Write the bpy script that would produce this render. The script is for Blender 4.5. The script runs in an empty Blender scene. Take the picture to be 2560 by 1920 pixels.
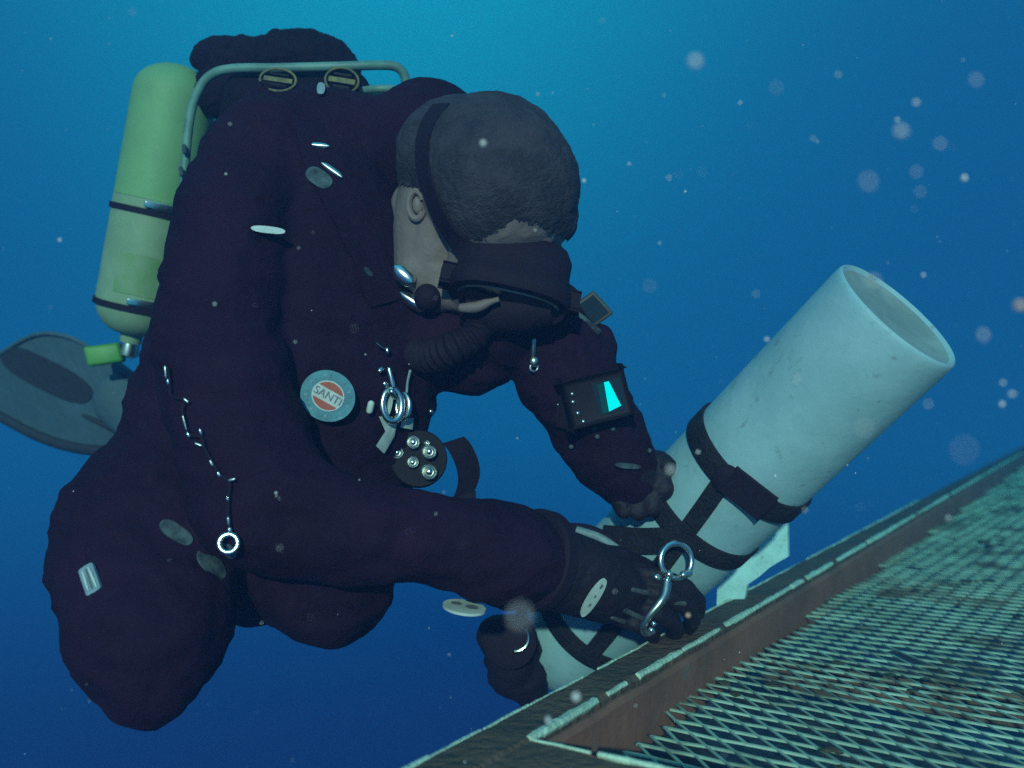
import bpy, bmesh, math, random
from mathutils import Vector, Matrix, noise
from mathutils.bvhtree import BVHTree

random.seed(7)
scene = bpy.context.scene
COL = scene.collection
F = 2489.0                                   # focal length in pixels of the 2560 px wide photograph


def at(px, py, d):
    """point at depth d (metres along +Y) on the line of sight of a photograph pixel"""
    return Vector(((px - 1280.0) / F * d, d, -(py - 960.0) / F * d))


def px_of(p):
    return 1280 + p.x / p.y * F, 960 - p.z / p.y * F


# ------------------------------------------------------------------ camera
cam_data = bpy.data.cameras.new('camera')
cam = bpy.data.objects.new('camera', cam_data)
COL.objects.link(cam)
cam.location = (0, 0, 0)
cam.rotation_euler = (math.radians(90), 0, 0)
cam_data.sensor_width = 36.0
cam_data.lens = 36.0 * F / 2560.0
cam_data.clip_start = 0.02
cam_data.clip_end = 200.0
cam_data.dof.use_dof = True
cam_data.dof.focus_distance = 1.2
cam_data.dof.aperture_fstop = 3.6
scene.camera = cam

# ------------------------------------------------------------------ world: light of the open water
world = bpy.data.worlds.new('World')
scene.world = world
world.use_nodes = True
wt = world.node_tree
wt.nodes.clear()
w_out = wt.nodes.new('ShaderNodeOutputWorld')
w_bg = wt.nodes.new('ShaderNodeBackground')
w_tc = wt.nodes.new('ShaderNodeTexCoord')
w_sep = wt.nodes.new('ShaderNodeSeparateXYZ')
w_map = wt.nodes.new('ShaderNodeMapRange')
w_map.inputs['From Min'].default_value = -1.0
w_map.inputs['From Max'].default_value = 1.0
w_ramp = wt.nodes.new('ShaderNodeValToRGB')
w_ramp.color_ramp.interpolation = 'B_SPLINE'
els = w_ramp.color_ramp.elements
els[0].position = 0.0
els[0].color = (0.006, 0.010, 0.080, 1)
els[1].position = 1.0
els[1].color = (0.060, 0.60, 0.78, 1)
for pos, c in ((0.27, (0.006, 0.002, 0.070, 1)), (0.34, (0.006, 0.005, 0.095, 1)), (0.40, (0.007, 0.050, 0.220, 1)), (0.46, (0.008, 0.130, 0.370, 1)), (0.52, (0.008, 0.118, 0.345, 1)),
               (0.60, (0.009, 0.122, 0.345, 1)), (0.70, (0.012, 0.140, 0.350, 1)), (0.86, (0.035, 0.34, 0.60, 1))):
    e = els.new(pos)
    e.color = c
w_dot = wt.nodes.new('ShaderNodeVectorMath')
w_dot.operation = 'DOT_PRODUCT'
w_dot.inputs[1].default_value = at(960, -330, 1.0).normalized()
w_pow = wt.nodes.new('ShaderNodeMath')
w_pow.operation = 'POWER'
w_pow.inputs[1].default_value = 20.0
w_pow.use_clamp = True
w_glow = wt.nodes.new('ShaderNodeMix')
w_glow.data_type = 'RGBA'
w_glow.blend_type = 'ADD'
w_glow.inputs['B'].default_value = (0.0, 0.38, 0.42, 1)
L = wt.links.new
L(w_tc.outputs['Generated'], w_sep.inputs[0])
L(w_sep.outputs['Z'], w_map.inputs['Value'])
L(w_map.outputs['Result'], w_ramp.inputs['Fac'])
L(w_tc.outputs['Generated'], w_dot.inputs[0])
L(w_dot.outputs['Value'], w_pow.inputs[0])
L(w_pow.outputs[0], w_glow.inputs['Factor'])
L(w_ramp.outputs['Color'], w_glow.inputs['A'])
L(w_glow.outputs['Result'], w_bg.inputs['Color'])
w_bg.inputs['Strength'].default_value = 1.0
L(w_bg.outputs[0], w_out.inputs[0])

# ------------------------------------------------------------------ distant lamp standing in for the camera flash
flash_sun_data = bpy.data.lights.new('flash_sun', 'SUN')
flash_sun_data.energy = 3.2
flash_sun_data.angle = math.radians(1.5)
flash_sun_data.color = (1.0, 0.93, 0.80)
flash_sun = bpy.data.objects.new('flash_sun', flash_sun_data)
COL.objects.link(flash_sun)
flash_sun.location = (-1, -2, 3)
flash_sun.rotation_euler = Vector((0.08, 0.94, -0.31)).to_track_quat('-Z', 'Y').to_euler()

# ------------------------------------------------------------------ exposure / render
scene.view_settings.view_transform = 'Standard'
scene.view_settings.look = 'None'
scene.view_settings.exposure = 0.0
scene.view_settings.gamma = 1.0
scene.view_settings.use_curve_mapping = False
scene.render.engine = 'CYCLES'
scene.cycles.use_denoising = False
scene.cycles.max_bounces = 8
scene.cycles.volume_bounces = 1
scene.cycles.sample_clamp_indirect = 3.0


# ------------------------------------------------------------------ materials
def nmat(name, base, rough=0.6, metal=0.0, var=None, scale=12.0, bump=0.0, bump_scale=60.0, lo=0.4, hi=0.6,
         spec=0.5, var2=None, scale2=60.0, lo2=0.62, hi2=0.7, detail=6.0, transmission=0.0, sheen=0.0):
    m = bpy.data.materials.new(name)
    m.use_nodes = True
    nt = m.node_tree
    b = nt.nodes['Principled BSDF']
    b.inputs['Base Color'].default_value = (*base, 1)
    b.inputs['Roughness'].default_value = rough
    b.inputs['Metallic'].default_value = metal
    b.inputs['Specular IOR Level'].default_value = spec
    b.inputs['Transmission Weight'].default_value = transmission
    b.inputs['Sheen Weight'].default_value = sheen
    tc = nt.nodes.new('ShaderNodeTexCoord')
    col = None

    def layer(prev, c, sc, a, z, det):
        n = nt.nodes.new('ShaderNodeTexNoise')
        n.inputs['Scale'].default_value = sc
        n.inputs['Detail'].default_value = det
        n.inputs['Roughness'].default_value = 0.6
        nt.links.new(tc.outputs['Object'], n.inputs['Vector'])
        r = nt.nodes.new('ShaderNodeMapRange')
        r.inputs['From Min'].default_value = a
        r.inputs['From Max'].default_value = z
        nt.links.new(n.outputs['Fac'], r.inputs['Value'])
        mx = nt.nodes.new('ShaderNodeMix')
        mx.data_type = 'RGBA'
        nt.links.new(r.outputs['Result'], mx.inputs['Factor'])
        if prev is None:
            mx.inputs['A'].default_value = (*base, 1)
        else:
            nt.links.new(prev, mx.inputs['A'])
        mx.inputs['B'].default_value = (*c, 1)
        return mx.outputs['Result']
    if var:
        col = layer(col, var, scale, lo, hi, detail)
    if var2:
        col = layer(col, var2, scale2, lo2, hi2, detail)
    if col is not None:
        nt.links.new(col, b.inputs['Base Color'])
    if bump > 0:
        n = nt.nodes.new('ShaderNodeTexNoise')
        n.inputs['Scale'].default_value = bump_scale
        n.inputs['Detail'].default_value = 5.0
        nt.links.new(tc.outputs['Object'], n.inputs['Vector'])
        bp = nt.nodes.new('ShaderNodeBump')
        bp.inputs['Strength'].default_value = bump
        bp.inputs['Distance'].default_value = 0.01
        nt.links.new(n.outputs['Fac'], bp.inputs['Height'])
        nt.links.new(bp.outputs['Normal'], b.inputs['Normal'])
    return m


def emat(name, color, strength):
    m = bpy.data.materials.new(name)
    m.use_nodes = True
    nt = m.node_tree
    nt.nodes.clear()
    o = nt.nodes.new('ShaderNodeOutputMaterial')
    e = nt.nodes.new('ShaderNodeEmission')
    e.inputs['Color'].default_value = (*color, 1)
    e.inputs['Strength'].default_value = strength
    nt.links.new(e.outputs[0], o.inputs['Surface'])
    return m


M = {}
M['suit'] = nmat('suit_fabric', (0.024, 0.0060, 0.021), 0.85, var=(0.015, 0.0035, 0.013), scale=7, bump=0.5, bump_scale=45, lo=0.35, hi=0.65, spec=0.12,
                 var2=(0.031, 0.011, 0.026), scale2=28, lo2=0.58, hi2=0.8)
M['glove'] = nmat('glove_rubber', (0.020, 0.008, 0.015), 0.65, var=(0.012, 0.005, 0.010), scale=18, bump=0.4, bump_scale=90, spec=0.35)
M['glove_grip'] = nmat('glove_grip', (0.10, 0.10, 0.11), 0.7, var=(0.03, 0.03, 0.035), scale=60, spec=0.3)
M['pad'] = nmat('black_pad', (0.016, 0.006, 0.016), 0.85, var=(0.009, 0.004, 0.010), scale=9, bump=0.5, bump_scale=70, spec=0.2)
M['rubber'] = nmat('black_rubber', (0.018, 0.008, 0.018), 0.75, bump=0.2, bump_scale=80, spec=0.18)
M['webbing'] = nmat('black_webbing', (0.024, 0.017, 0.022), 0.8, var=(0.014, 0.010, 0.013), scale=40, bump=0.6, bump_scale=220, spec=0.25)
M['skin'] = nmat('skin', (0.27, 0.185, 0.175), 0.6, var=(0.22, 0.15, 0.14), scale=18, bump=0.15, bump_scale=120, spec=0.35)
M['hair'] = nmat('short_hair', (0.058, 0.044, 0.060), 0.85, var=(0.034, 0.026, 0.038), scale=30, bump=0.5, bump_scale=420, spec=0.3,
                 var2=(0.085, 0.066, 0.075), scale2=420, lo2=0.52, hi2=0.75)
M['chrome'] = nmat('stainless_steel', (0.85, 0.83, 0.78), 0.24, 1.0)
M['steel_dull'] = nmat('brushed_steel', (0.62, 0.63, 0.60), 0.34, 1.0, var=(0.45, 0.46, 0.44), scale=30)
M['reflective'] = nmat('reflective_tape', (0.80, 0.84, 0.80), 0.35, 0.0, var=(0.6, 0.66, 0.62), scale=60)
M['pale'] = nmat('pale_plastic', (0.62, 0.66, 0.62), 0.5, var=(0.45, 0.5, 0.47), scale=40)
M['dim_patch'] = nmat('scuffed_patch', (0.085, 0.125, 0.135), 0.85, var=(0.022, 0.024, 0.034), scale=55, lo=0.38, hi=0.62)
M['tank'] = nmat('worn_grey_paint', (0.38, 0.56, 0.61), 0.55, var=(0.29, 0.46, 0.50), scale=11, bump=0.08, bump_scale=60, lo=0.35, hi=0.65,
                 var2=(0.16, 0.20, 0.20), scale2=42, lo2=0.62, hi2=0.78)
M['tank_base'] = nmat('tank_base_paint', (0.30, 0.36, 0.34), 0.6, var=(0.22, 0.27, 0.26), scale=16)
M['rust'] = nmat('rusty_steel', (0.31, 0.128, 0.085), 0.85, var=(0.20, 0.090, 0.060), scale=9, bump=0.15, bump_scale=70, lo=0.35, hi=0.65,
                 var2=(0.15, 0.16, 0.13), scale2=30, lo2=0.60, hi2=0.75, spec=0.25)
M['beam_top'] = nmat('weathered_steel', (0.17, 0.100, 0.066), 0.85, var=(0.10, 0.070, 0.050), scale=11, bump=0.7, bump_scale=80, lo=0.35, hi=0.65,
                     var2=(0.20, 0.20, 0.16), scale2=32, lo2=0.62, hi2=0.78, spec=0.25)
M['zinc'] = nmat('zinc_edge', (0.66, 0.82, 0.64), 0.6, var=(0.50, 0.62, 0.46), scale=40, bump=0.4, bump_scale=150, spec=0.4,
                 var2=(0.20, 0.15, 0.10), scale2=18, lo2=0.63, hi2=0.75)
M['mesh'] = nmat('galvanised_mesh', (0.46, 0.60, 0.46), 0.7, var=(0.26, 0.36, 0.26), scale=14, lo=0.35, hi=0.65, spec=0.4,
                 var2=(0.13, 0.095, 0.06), scale2=7, lo2=0.52, hi2=0.66)
M['backing'] = nmat('gloom_backing', (0.055, 0.105, 0.135), 0.95, var=(0.115, 0.085, 0.055), scale=7, bump=0.6, bump_scale=60, lo=0.42, hi=0.62, spec=0.1,
                 var2=(0.035, 0.105, 0.180), scale2=4, lo2=0.48, hi2=0.62)  # mottled dark and blue tones painted for the gloom below the mesh
M['algae'] = nmat('algae_growth', (0.085, 0.10, 0.060), 0.95, var=(0.10, 0.06, 0.04), scale=6, bump=1.0, bump_scale=120, spec=0.1)
M['plate'] = nmat('white_plate', (0.50, 0.78, 0.78), 0.6, var=(0.40, 0.64, 0.64), scale=40, var2=(0.25, 0.27, 0.25), scale2=90, lo2=0.62, hi2=0.72)
M['yellow'] = nmat('yellow_paint', (0.235, 0.42, 0.17), 0.6, var=(0.20, 0.36, 0.17), scale=9, bump=0.05)
M['sticker'] = nmat('grey_label', (0.25, 0.33, 0.20), 0.6, var=(0.30, 0.38, 0.23), scale=20, var2=(0.16, 0.40, 0.05), scale2=11, lo2=0.60, hi2=0.68)
M['green'] = nmat('green_plastic', (0.055, 0.24, 0.03), 0.5, var=(0.10, 0.30, 0.05), scale=20)
M['green_dim'] = nmat('faded_green_sticker', (0.17, 0.30, 0.10), 0.6, var=(0.26, 0.34, 0.20), scale=26, lo=0.35, hi=0.6)
M['fin'] = nmat('grey_fin_rubber', (0.080, 0.120, 0.145), 0.7, var=(0.06, 0.095, 0.115), scale=9, bump=0.3, bump_scale=60)
M['fin_dark'] = nmat('dark_fin_rubber', (0.035, 0.03, 0.035), 0.6, bump=0.3)
M['badge_ring'] = nmat('badge_teal', (0.095, 0.27, 0.33), 0.6, var=(0.06, 0.19, 0.24), scale=60, var2=(0.26, 0.42, 0.42), scale2=48, lo2=0.6, hi2=0.72)
M['badge_white'] = nmat('badge_white', (0.62, 0.60, 0.60), 0.6, var=(0.5, 0.5, 0.5), scale=80)
M['badge_red'] = nmat('badge_red', (0.52, 0.085, 0.050), 0.6, var=(0.42, 0.07, 0.04), scale=80)
M['badge_text'] = nmat('badge_lettering', (0.17, 0.17, 0.19), 0.6)
M['gold'] = nmat('faded_gold_print', (0.24, 0.19, 0.075), 0.7, var=(0.13, 0.11, 0.05), scale=90)
M['label_blue'] = nmat('label_blue_grey', (0.26, 0.34, 0.38), 0.6, var=(0.18, 0.25, 0.30), scale=90)
M['housing'] = nmat('dark_housing', (0.016, 0.009, 0.014), 0.6, bump=0.1, spec=0.2)
M['box_brown'] = nmat('gauge_housing', (0.075, 0.070, 0.055), 0.6, var=(0.05, 0.05, 0.045), scale=40)
M['lens'] = nmat('dark_glass', (0.02, 0.025, 0.03), 0.06, spec=0.6)
M['screen_glow'] = emat('lit_screen', (0.0, 0.86, 0.86), 1.15)
M['screen_dim'] = emat('dim_screen', (0.004, 0.075, 0.080), 0.9)
M['frame'] = nmat('painted_tube', (0.17, 0.30, 0.26), 0.5, var=(0.11, 0.20, 0.18), scale=30)
M['eye'] = nmat('eye_white', (0.7, 0.7, 0.68), 0.2)
# marine snow: soft pale flecks
m = nmat('marine_snow', (0.86, 0.80, 0.74), 0.8)
M['snow'] = m
m = nmat('marine_snow_orange', (0.90, 0.52, 0.33), 0.8)
M['snow2'] = m


# ------------------------------------------------------------------ object helpers
def obj(name, me, mat, parent=None):
    if mat is not None:
        me.materials.clear()
        me.materials.append(mat)
    o = bpy.data.objects.new(name, me)
    COL.objects.link(o)
    if parent is not None:
        o.parent = parent
        r = parent
        off = Vector((0, 0, 0))
        while r is not None:
            if r.type == 'EMPTY':
                off += r.location
            r = r.parent
        o.matrix_parent_inverse = Matrix.Translation(-off) if parent.type == 'EMPTY' else Matrix.Identity(4)
    return o


def tag(o, label=None, cat=None, group=None, kind=None):
    if label:
        o['label'] = label
    if cat:
        o['category'] = cat
    if group:
        o['group'] = group
    if kind:
        o['kind'] = kind
    return o


def thing(name, label, cat, loc, group=None):
    e = bpy.data.objects.new(name, None)
    COL.objects.link(e)
    e.empty_display_size = 0.05
    e.location = loc
    return tag(e, label, cat, group)


def frame(axis, hint=Vector((0, 0, 1))):
    w = Vector(axis).normalized()
    if abs(w.dot(hint)) > 0.97:
        hint = Vector((1, 0, 0))
    u = hint.cross(w).normalized()
    v = w.cross(u).normalized()
    return u, v, w


class MB:
    def __init__(self):
        self.v = []
        self.f = []

    def add(self, vs, fs):
        n = len(self.v)
        self.v += [tuple(p) for p in vs]
        self.f += [tuple(i + n for i in f) for f in fs]
        return self

    def box(self, c, ax, ay, az, bevel=0.0):
        """oriented box; ax, ay, az are half-extent vectors"""
        if bevel <= 0:
            vs = [c + sx * ax + sy * ay + sz * az for sx in (-1, 1) for sy in (-1, 1) for sz in (-1, 1)]
            fs = [(0, 1, 3, 2), (4, 6, 7, 5), (0, 4, 5, 1), (2, 3, 7, 6), (0, 2, 6, 4), (1, 5, 7, 3)]
            return self.add(vs, fs)
        bm = bmesh.new()
        bmesh.ops.create_cube(bm, size=2.0)
        mt = Matrix((ax, ay, az)).transposed().to_4x4()
        for v in bm.verts:
            v.co = mt @ v.co + c
        bmesh.ops.bevel(bm, geom=list(bm.edges), offset=bevel, segments=3, affect='EDGES', profile=0.5)
        bm.verts.index_update()
        self.add([v.co for v in bm.verts], [[v.index for v in f.verts] for f in bm.faces])
        bm.free()
        return self

    def tube(self, pts, r, seg=10, closed=False, cap=True):
        pts = [Vector(p) for p in pts]
        n = len(pts)
        rs = r if isinstance(r, (list, tuple)) else [r] * n
        base = len(self.v)
        t0 = (pts[1] - pts[0]).normalized()
        u, v, w = frame(t0)
        for i, p in enumerate(pts):
            a = pts[(i - 1) % n] if (closed or i > 0) else p
            b = pts[(i + 1) % n] if (closed or i < n - 1) else p
            t = (b - a).normalized()
            u = (u - u.dot(t) * t).normalized()
            v = t.cross(u)
            for k in range(seg):
                an = 2 * math.pi * k / seg
                self.v.append(tuple(p + rs[i] * (math.cos(an) * u + math.sin(an) * v)))
        m = n if closed else n - 1
        for i in range(m):
            j = (i + 1) % n
            for k in range(seg):
                k2 = (k + 1) % seg
                self.f.append((base + i * seg + k, base + i * seg + k2, base + j * seg + k2, base + j * seg + k))
        if not closed and cap:
            self.f.append(tuple(base + k for k in reversed(range(seg))))
            self.f.append(tuple(base + (n - 1) * seg + k for k in range(seg)))
        return self

    def capsule(self, a, b, r, seg=12):
        a, b = Vector(a), Vector(b)
        d = (b - a).normalized()
        pts, rs = [], []
        for i in range(5):
            an = math.pi / 2 * (1 - i / 4)
            pts.append(a - d * r * math.sin(an))
            rs.append(max(r * math.cos(an), r * 0.05))
        for i in range(5):
            an = math.pi / 2 * i / 4
            pts.append(b + d * r * math.sin(an))
            rs.append(max(r * math.cos(an), r * 0.05))
        return self.tube(pts, rs, seg)

    def lathe(self, o, axis, prof, seg=48, closed=False):
        u, v, w = frame(axis)
        base = len(self.v)
        n = len(prof)
        for s, r in prof:
            for k in range(seg):
                an = 2 * math.pi * k / seg
                self.v.append(tuple(o + w * s + max(r, 1e-4) * (math.cos(an) * u + math.sin(an) * v)))
        for i in range(n if closed else n - 1):
            j = (i + 1) % n
            for k in range(seg):
                k2 = (k + 1) % seg
                self.f.append((base + i * seg + k, base + i * seg + k2, base + j * seg + k2, base + j * seg + k))
        if not closed:
            self.f.append(tuple(base + k for k in reversed(range(seg))))
            self.f.append(tuple(base + (n - 1) * seg + k for k in range(seg)))
        return self

    def torus(self, c, axis, R, r, seg=32, seg2=10, a0=0.0, a1=360.0, sx=1.0, hint=Vector((0, 0, 1))):
        u, v, w = frame(axis, hint)
        full = abs(a1 - a0) >= 359.9
        n = seg
        pts = []
        for i in range(n if full else n + 1):
            an = math.radians(a0 + (a1 - a0) * i / n)
            pts.append(c + R * (sx * math.cos(an) * u + math.sin(an) * v))
        return self.tube(pts, r, seg2, closed=full)

    def sphere(self, c, r, sub=2, sc=(1, 1, 1)):
        bm = bmesh.new()
        bmesh.ops.create_icosphere(bm, subdivisions=sub, radius=1.0)
        bm.verts.index_update()
        self.add([Vector((v.co.x * r * sc[0], v.co.y * r * sc[1], v.co.z * r * sc[2])) + c for v in bm.verts],
                 [[v.index for v in f.verts] for f in bm.faces])
        bm.free()
        return self

    def prism(self, poly, thick):
        """closed polygon of 3-D points extruded by the vector thick"""
        n = len(poly)
        vs = [Vector(p) for p in poly] + [Vector(p) + thick for p in poly]
        fs = [tuple(range(n)), tuple(reversed(range(n, 2 * n)))]
        for i in range(n):
            j = (i + 1) % n
            fs.append((i, i + n, j + n, j))
        return self.add(vs, fs)

    def mesh(self, name, smooth=True):
        me = bpy.data.meshes.new(name)
        me.from_pydata(self.v, [], self.f)
        bm = bmesh.new()
        bm.from_mesh(me)
        bmesh.ops.recalc_face_normals(bm, faces=list(bm.faces))
        if smooth:
            for e in bm.edges:
                if len(e.link_faces) == 2 and e.calc_face_angle(0) > math.radians(38):
                    e.smooth = False
            for f in bm.faces:
                f.smooth = True
        bm.to_mesh(me)
        bm.free()
        return me

    def build(self, name, mat, parent=None, smooth=True):
        return obj(name, self.mesh(name, smooth), mat, parent)


def blob(name, chains, voxel, smooth=6, wrinkle=0.0, wscale=14.0, fine=0.0, fscale=60.0):
    """one continuous skin grown over chains of balls: each chain is a list of (px, py, depth, radius px[, depth squash])"""
    bm = bmesh.new()
    for ch in chains:
        pts = []
        for q in ch:
            c = at(q[0], q[1], q[2])
            pts.append((c, q[3] * q[2] / F, q[4] if len(q) > 4 else 1.0))
        seq = []
        if len(pts) == 1:
            seq = pts
        for i in range(len(pts) - 1):
            (c0, r0, s0), (c1, r1, s1) = pts[i], pts[i + 1]
            n = max(2, int((c1 - c0).length / (min(r0, r1) * 0.28)) + 1)
            for k in range(n + (1 if i == len(pts) - 2 else 0)):
                t = k / n
                seq.append((c0.lerp(c1, t), r0 + (r1 - r0) * t, s0 + (s1 - s0) * t))
        for c, r, s in seq:
            bmesh.ops.create_icosphere(bm, subdivisions=3, radius=1.0,
                                       matrix=Matrix.Translation(c) @ Matrix.Diagonal((r, r * s, r, 1)))
    me = bpy.data.meshes.new('tmp')
    bm.to_mesh(me)
    bm.free()
    o = bpy.data.objects.new('tmp', me)
    COL.objects.link(o)
    md = o.modifiers.new('r', 'REMESH')
    md.mode = 'VOXEL'
    md.voxel_size = voxel
    md.use_smooth_shade = True
    ms = o.modifiers.new('s', 'SMOOTH')
    ms.factor = 0.5
    ms.iterations = smooth
    dg = bpy.context.evaluated_depsgraph_get()
    res = bpy.data.meshes.new_from_object(o.evaluated_get(dg))
    res.name = name
    bpy.data.objects.remove(o)
    bpy.data.meshes.remove(me)
    if wrinkle > 0 or fine > 0:
        nrm = [v.normal.copy() for v in res.vertices]
        for v, n in zip(res.vertices, nrm):
            p = v.co
            q = Vector((p.x * 0.8, p.y, p.z * 1.5)) * wscale
            a = noise.noise(q) + 0.5 * noise.noise(q * 2.1 + Vector((3, 1, 7)))
            rdg = 1.0 - abs(noise.noise(Vector((p.x * 0.9 + p.z * 0.5, p.y, p.z * 1.6)) * wscale * 1.3 + Vector((9, 2, 4)))) * 2.2
            b = noise.noise(p * fscale)
            v.co = p + n * (wrinkle * (a + 0.7 * max(0.0, rdg)) + fine * b)
    for p in res.polygons:
        p.use_smooth = True
    return res


def bvh_of(*meshes):
    vs, fs = [], []
    for me in meshes:
        n = len(vs)
        vs += [v.co.copy() for v in me.vertices]
        fs += [[i + n for i in p.vertices] for p in me.polygons]
    return BVHTree.FromPolygons(vs, fs)


def cast(bvh, px, py):
    d = at(px, py, 1.0).normalized()
    loc, nrm, idx, dist = bvh.ray_cast(Vector((0, 0, 0)), d, 20.0)
    if loc is None:
        return None, None
    if nrm.dot(d) > 0:
        nrm = -nrm
    return loc, nrm


def surf(bvh, px, py, d=1.2):
    """point and soft normal of a surface under a pixel (averaged so that small folds do not tilt what lies on it)"""
    l, n = cast(bvh, px, py)
    if l is None:
        return at(px, py, d), Vector((0, -1, 0))
    acc = n.copy()
    for dx, dy in ((-14, 0), (14, 0), (0, -14), (0, 14)):
        l2, n2 = cast(bvh, px + dx, py + dy)
        if l2 is not None and (l2 - l).length < 0.04:
            acc += n2
    return l, acc.normalized()


def ribbon(bvh, path, width, thick=0.003, lift=0.002, step=14, d=1.2):
    """flat webbing laid over a surface along a pixel path"""
    pts, nrm = [], []
    for i in range(len(path) - 1):
        (x0, y0), (x1, y1) = path[i], path[i + 1]
        n = max(1, int(math.hypot(x1 - x0, y1 - y0) / step))
        for k in range(n + (1 if i == len(path) - 2 else 0)):
            t = k / n
            l, nn = surf(bvh, x0 + (x1 - x0) * t, y0 + (y1 - y0) * t, d)
            pts.append(l)
            nrm.append(nn)
    for _ in range(3):
        pts = [pts[0]] + [(pts[i - 1] + pts[i] * 2 + pts[i + 1]) / 4 for i in range(1, len(pts) - 1)] + [pts[-1]]
        nrm = [nrm[0]] + [(nrm[i - 1] + nrm[i] * 2 + nrm[i + 1]).normalized() for i in range(1, len(nrm) - 1)] + [nrm[-1]]
    mb = MB()
    vs, fs = [], []
    m = len(pts)
    for i in range(m):
        t = (pts[min(i + 1, m - 1)] - pts[max(i - 1, 0)]).normalized()
        n = (nrm[i] - nrm[i].dot(t) * t).normalized()
        s = t.cross(n) * width / 2
        b = pts[i] + n * lift
        vs += [b - s, b + s, b + s + n * thick, b - s + n * thick]
    for i in range(m - 1):
        for k in range(4):
            k2 = (k + 1) % 4
            fs.append((i * 4 + k, i * 4 + k2, (i + 1) * 4 + k2, (i + 1) * 4 + k))
    fs += [(0, 1, 2, 3), ((m - 1) * 4 + 3, (m - 1) * 4 + 2, (m - 1) * 4 + 1, (m - 1) * 4)]
    mb.add(vs, fs)
    return mb


def arc(pts, n=10):
    """smooth Catmull-Rom run through points"""
    pts = [Vector(p) for p in pts]
    out = []
    for i in range(len(pts) - 1):
        p0, p1, p2, p3 = pts[max(i - 1, 0)], pts[i], pts[i + 1], pts[min(i + 2, len(pts) - 1)]
        for k in range(n):
            t = k / n
            out.append(0.5 * ((2 * p1) + (p2 - p0) * t + (2 * p0 - 5 * p1 + 4 * p2 - p3) * t * t + (3 * p1 - p0 - 3 * p2 + p3) * t ** 3))
    out.append(pts[-1])
    return out


# ================================================================== SETTING: the platform
ZT = -0.33
O = at(1330, 1845, -ZT * F / (1845 - 960.0))
PV = Vector((0.534, 0.846, 0)).normalized()       # along the long edge beam
PU = Vector((PV.y, -PV.x, 0))                     # across, towards the deck
UP = Vector((0, 0, 1))


def pl(u, t, z):
    return O + PU * u + PV * t + UP * (z - ZT)


plat = thing('metal_platform', 'rusty steel platform with expanded metal mesh deck at lower right', 'platform', pl(0.0, 0.0, ZT - 0.07))


def rough_beam(name, u0, u1, t0, t1, z0, z1, along, mat, parent, step=0.03, amp=0.0022, seed=0.0):
    """box-section beam with rounded, corroded edges; built as a long loft"""
    r = 0.005
    sec = [(0, r), (r, 0), (1 - r, 0), (1, r)]
    a0, a1 = (t0, t1) if along == 't' else (u0, u1)
    b0, b1 = (u0, u1) if along == 't' else (t0, t1)
    prof = []
    w, h = b1 - b0, z1 - z0
    nb = 4
    for i in range(nb + 1):
        prof.append((b0 + r + (w - 2 * r) * i / nb, z1))
    prof += [(b1, z1 - r)] + [(b1, z1 - r - (h - 2 * r) * i / 3) for i in range(1, 3)] + [(b1, z0 + r), (b1 - r, z0), (b0 + r, z0), (b0, z0 + r), (b0, z1 - r)]
    n = int((a1 - a0) / step)
    vs, fs = [], []
    for i in range(n + 1):
        a = a0 + (a1 - a0) * i / n
        for b, z in prof:
            p = pl(b, a, z) if along == 't' else pl(a, b, z)
            d = Vector((noise.noise(p * 22 + Vector((seed, 0, 0))), noise.noise(p * 22 + Vector((0, seed + 5, 0))), noise.noise(p * 22 + Vector((0, 0, seed + 9)))))
            vs.append(p + d * amp)
    k = len(prof)
    for i in range(n):
        for j in range(k):
            j2 = (j + 1) % k
            fs.append((i * k + j, i * k + j2, (i + 1) * k + j2, (i + 1) * k + j))
    fs.append(tuple(range(k)))
    fs.append(tuple(reversed(range(n * k, n * k + k))))
    mb = MB()
    mb.add(vs, fs)
    return mb.build(name, mat, parent)


side_beam = rough_beam('edge_beam', -0.055, 0.0, -0.14, 5.6, ZT - 0.085, ZT, 't', M['beam_top'], plat)
front_beam = rough_beam('edge_beam', 0.0, 1.3, -0.14, 0.0, ZT - 0.085, ZT - 0.002, 'u', M['beam_top'], plat, seed=4)
# rust-brown inner angle that carries the mesh
rough_beam('support_angle', 0.001, 0.014, 0.001, 5.5, ZT - 0.080, ZT - 0.006, 't', M['rust'], plat, amp=0.0016, seed=2)
rough_beam('support_angle', 0.014, 1.25, 0.001, 0.010, ZT - 0.080, ZT - 0.006, 'u', M['rust'], plat, amp=0.0012, seed=8)


def lip(u, t0, t1, z, w, parent, along='t'):
    """worn bright edge, broken into runs of different length and width"""
    t = t0
    rnd = random.Random(int(abs(u * 1000)) + 3)
    while t < t1:
        ln = rnd.uniform(0.03, 0.16) * (1 + t * 0.4)
        e = min(t + ln, t1)
        ww = w * rnd.uniform(0.55, 1.25)
        n = max(3, int((e - t) / 0.012))
        pts, rs = [], []
        for i in range(n + 1):
            a = t + (e - t) * i / n
            j = rnd.uniform(-0.0007, 0.0007)
            pts.append(pl(u + j, a, z) if along == 't' else pl(a, u + j, z))
            rs.append(ww * (0.80 + 0.20 * math.sin(math.pi * (i + 0.5) / (n + 1)) ** 0.4) * rnd.uniform(0.85, 1.1))
        MB().tube(pts, rs, 6).build('worn_edge', M['zinc'], parent)
        t = e + (rnd.uniform(0.0, 0.008) if rnd.random() < 0.7 else rnd.uniform(0.01, 0.05))


lip(-0.0030, 0.0, 4.6, ZT - 0.0024, 0.0046, side_beam)
lip(-0.0525, -0.13, 2.2, ZT - 0.0010, 0.0028, side_beam)
lip(-0.0015, 0.002, 0.9, ZT - 0.001, 0.0030, front_beam, 'u')

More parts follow.
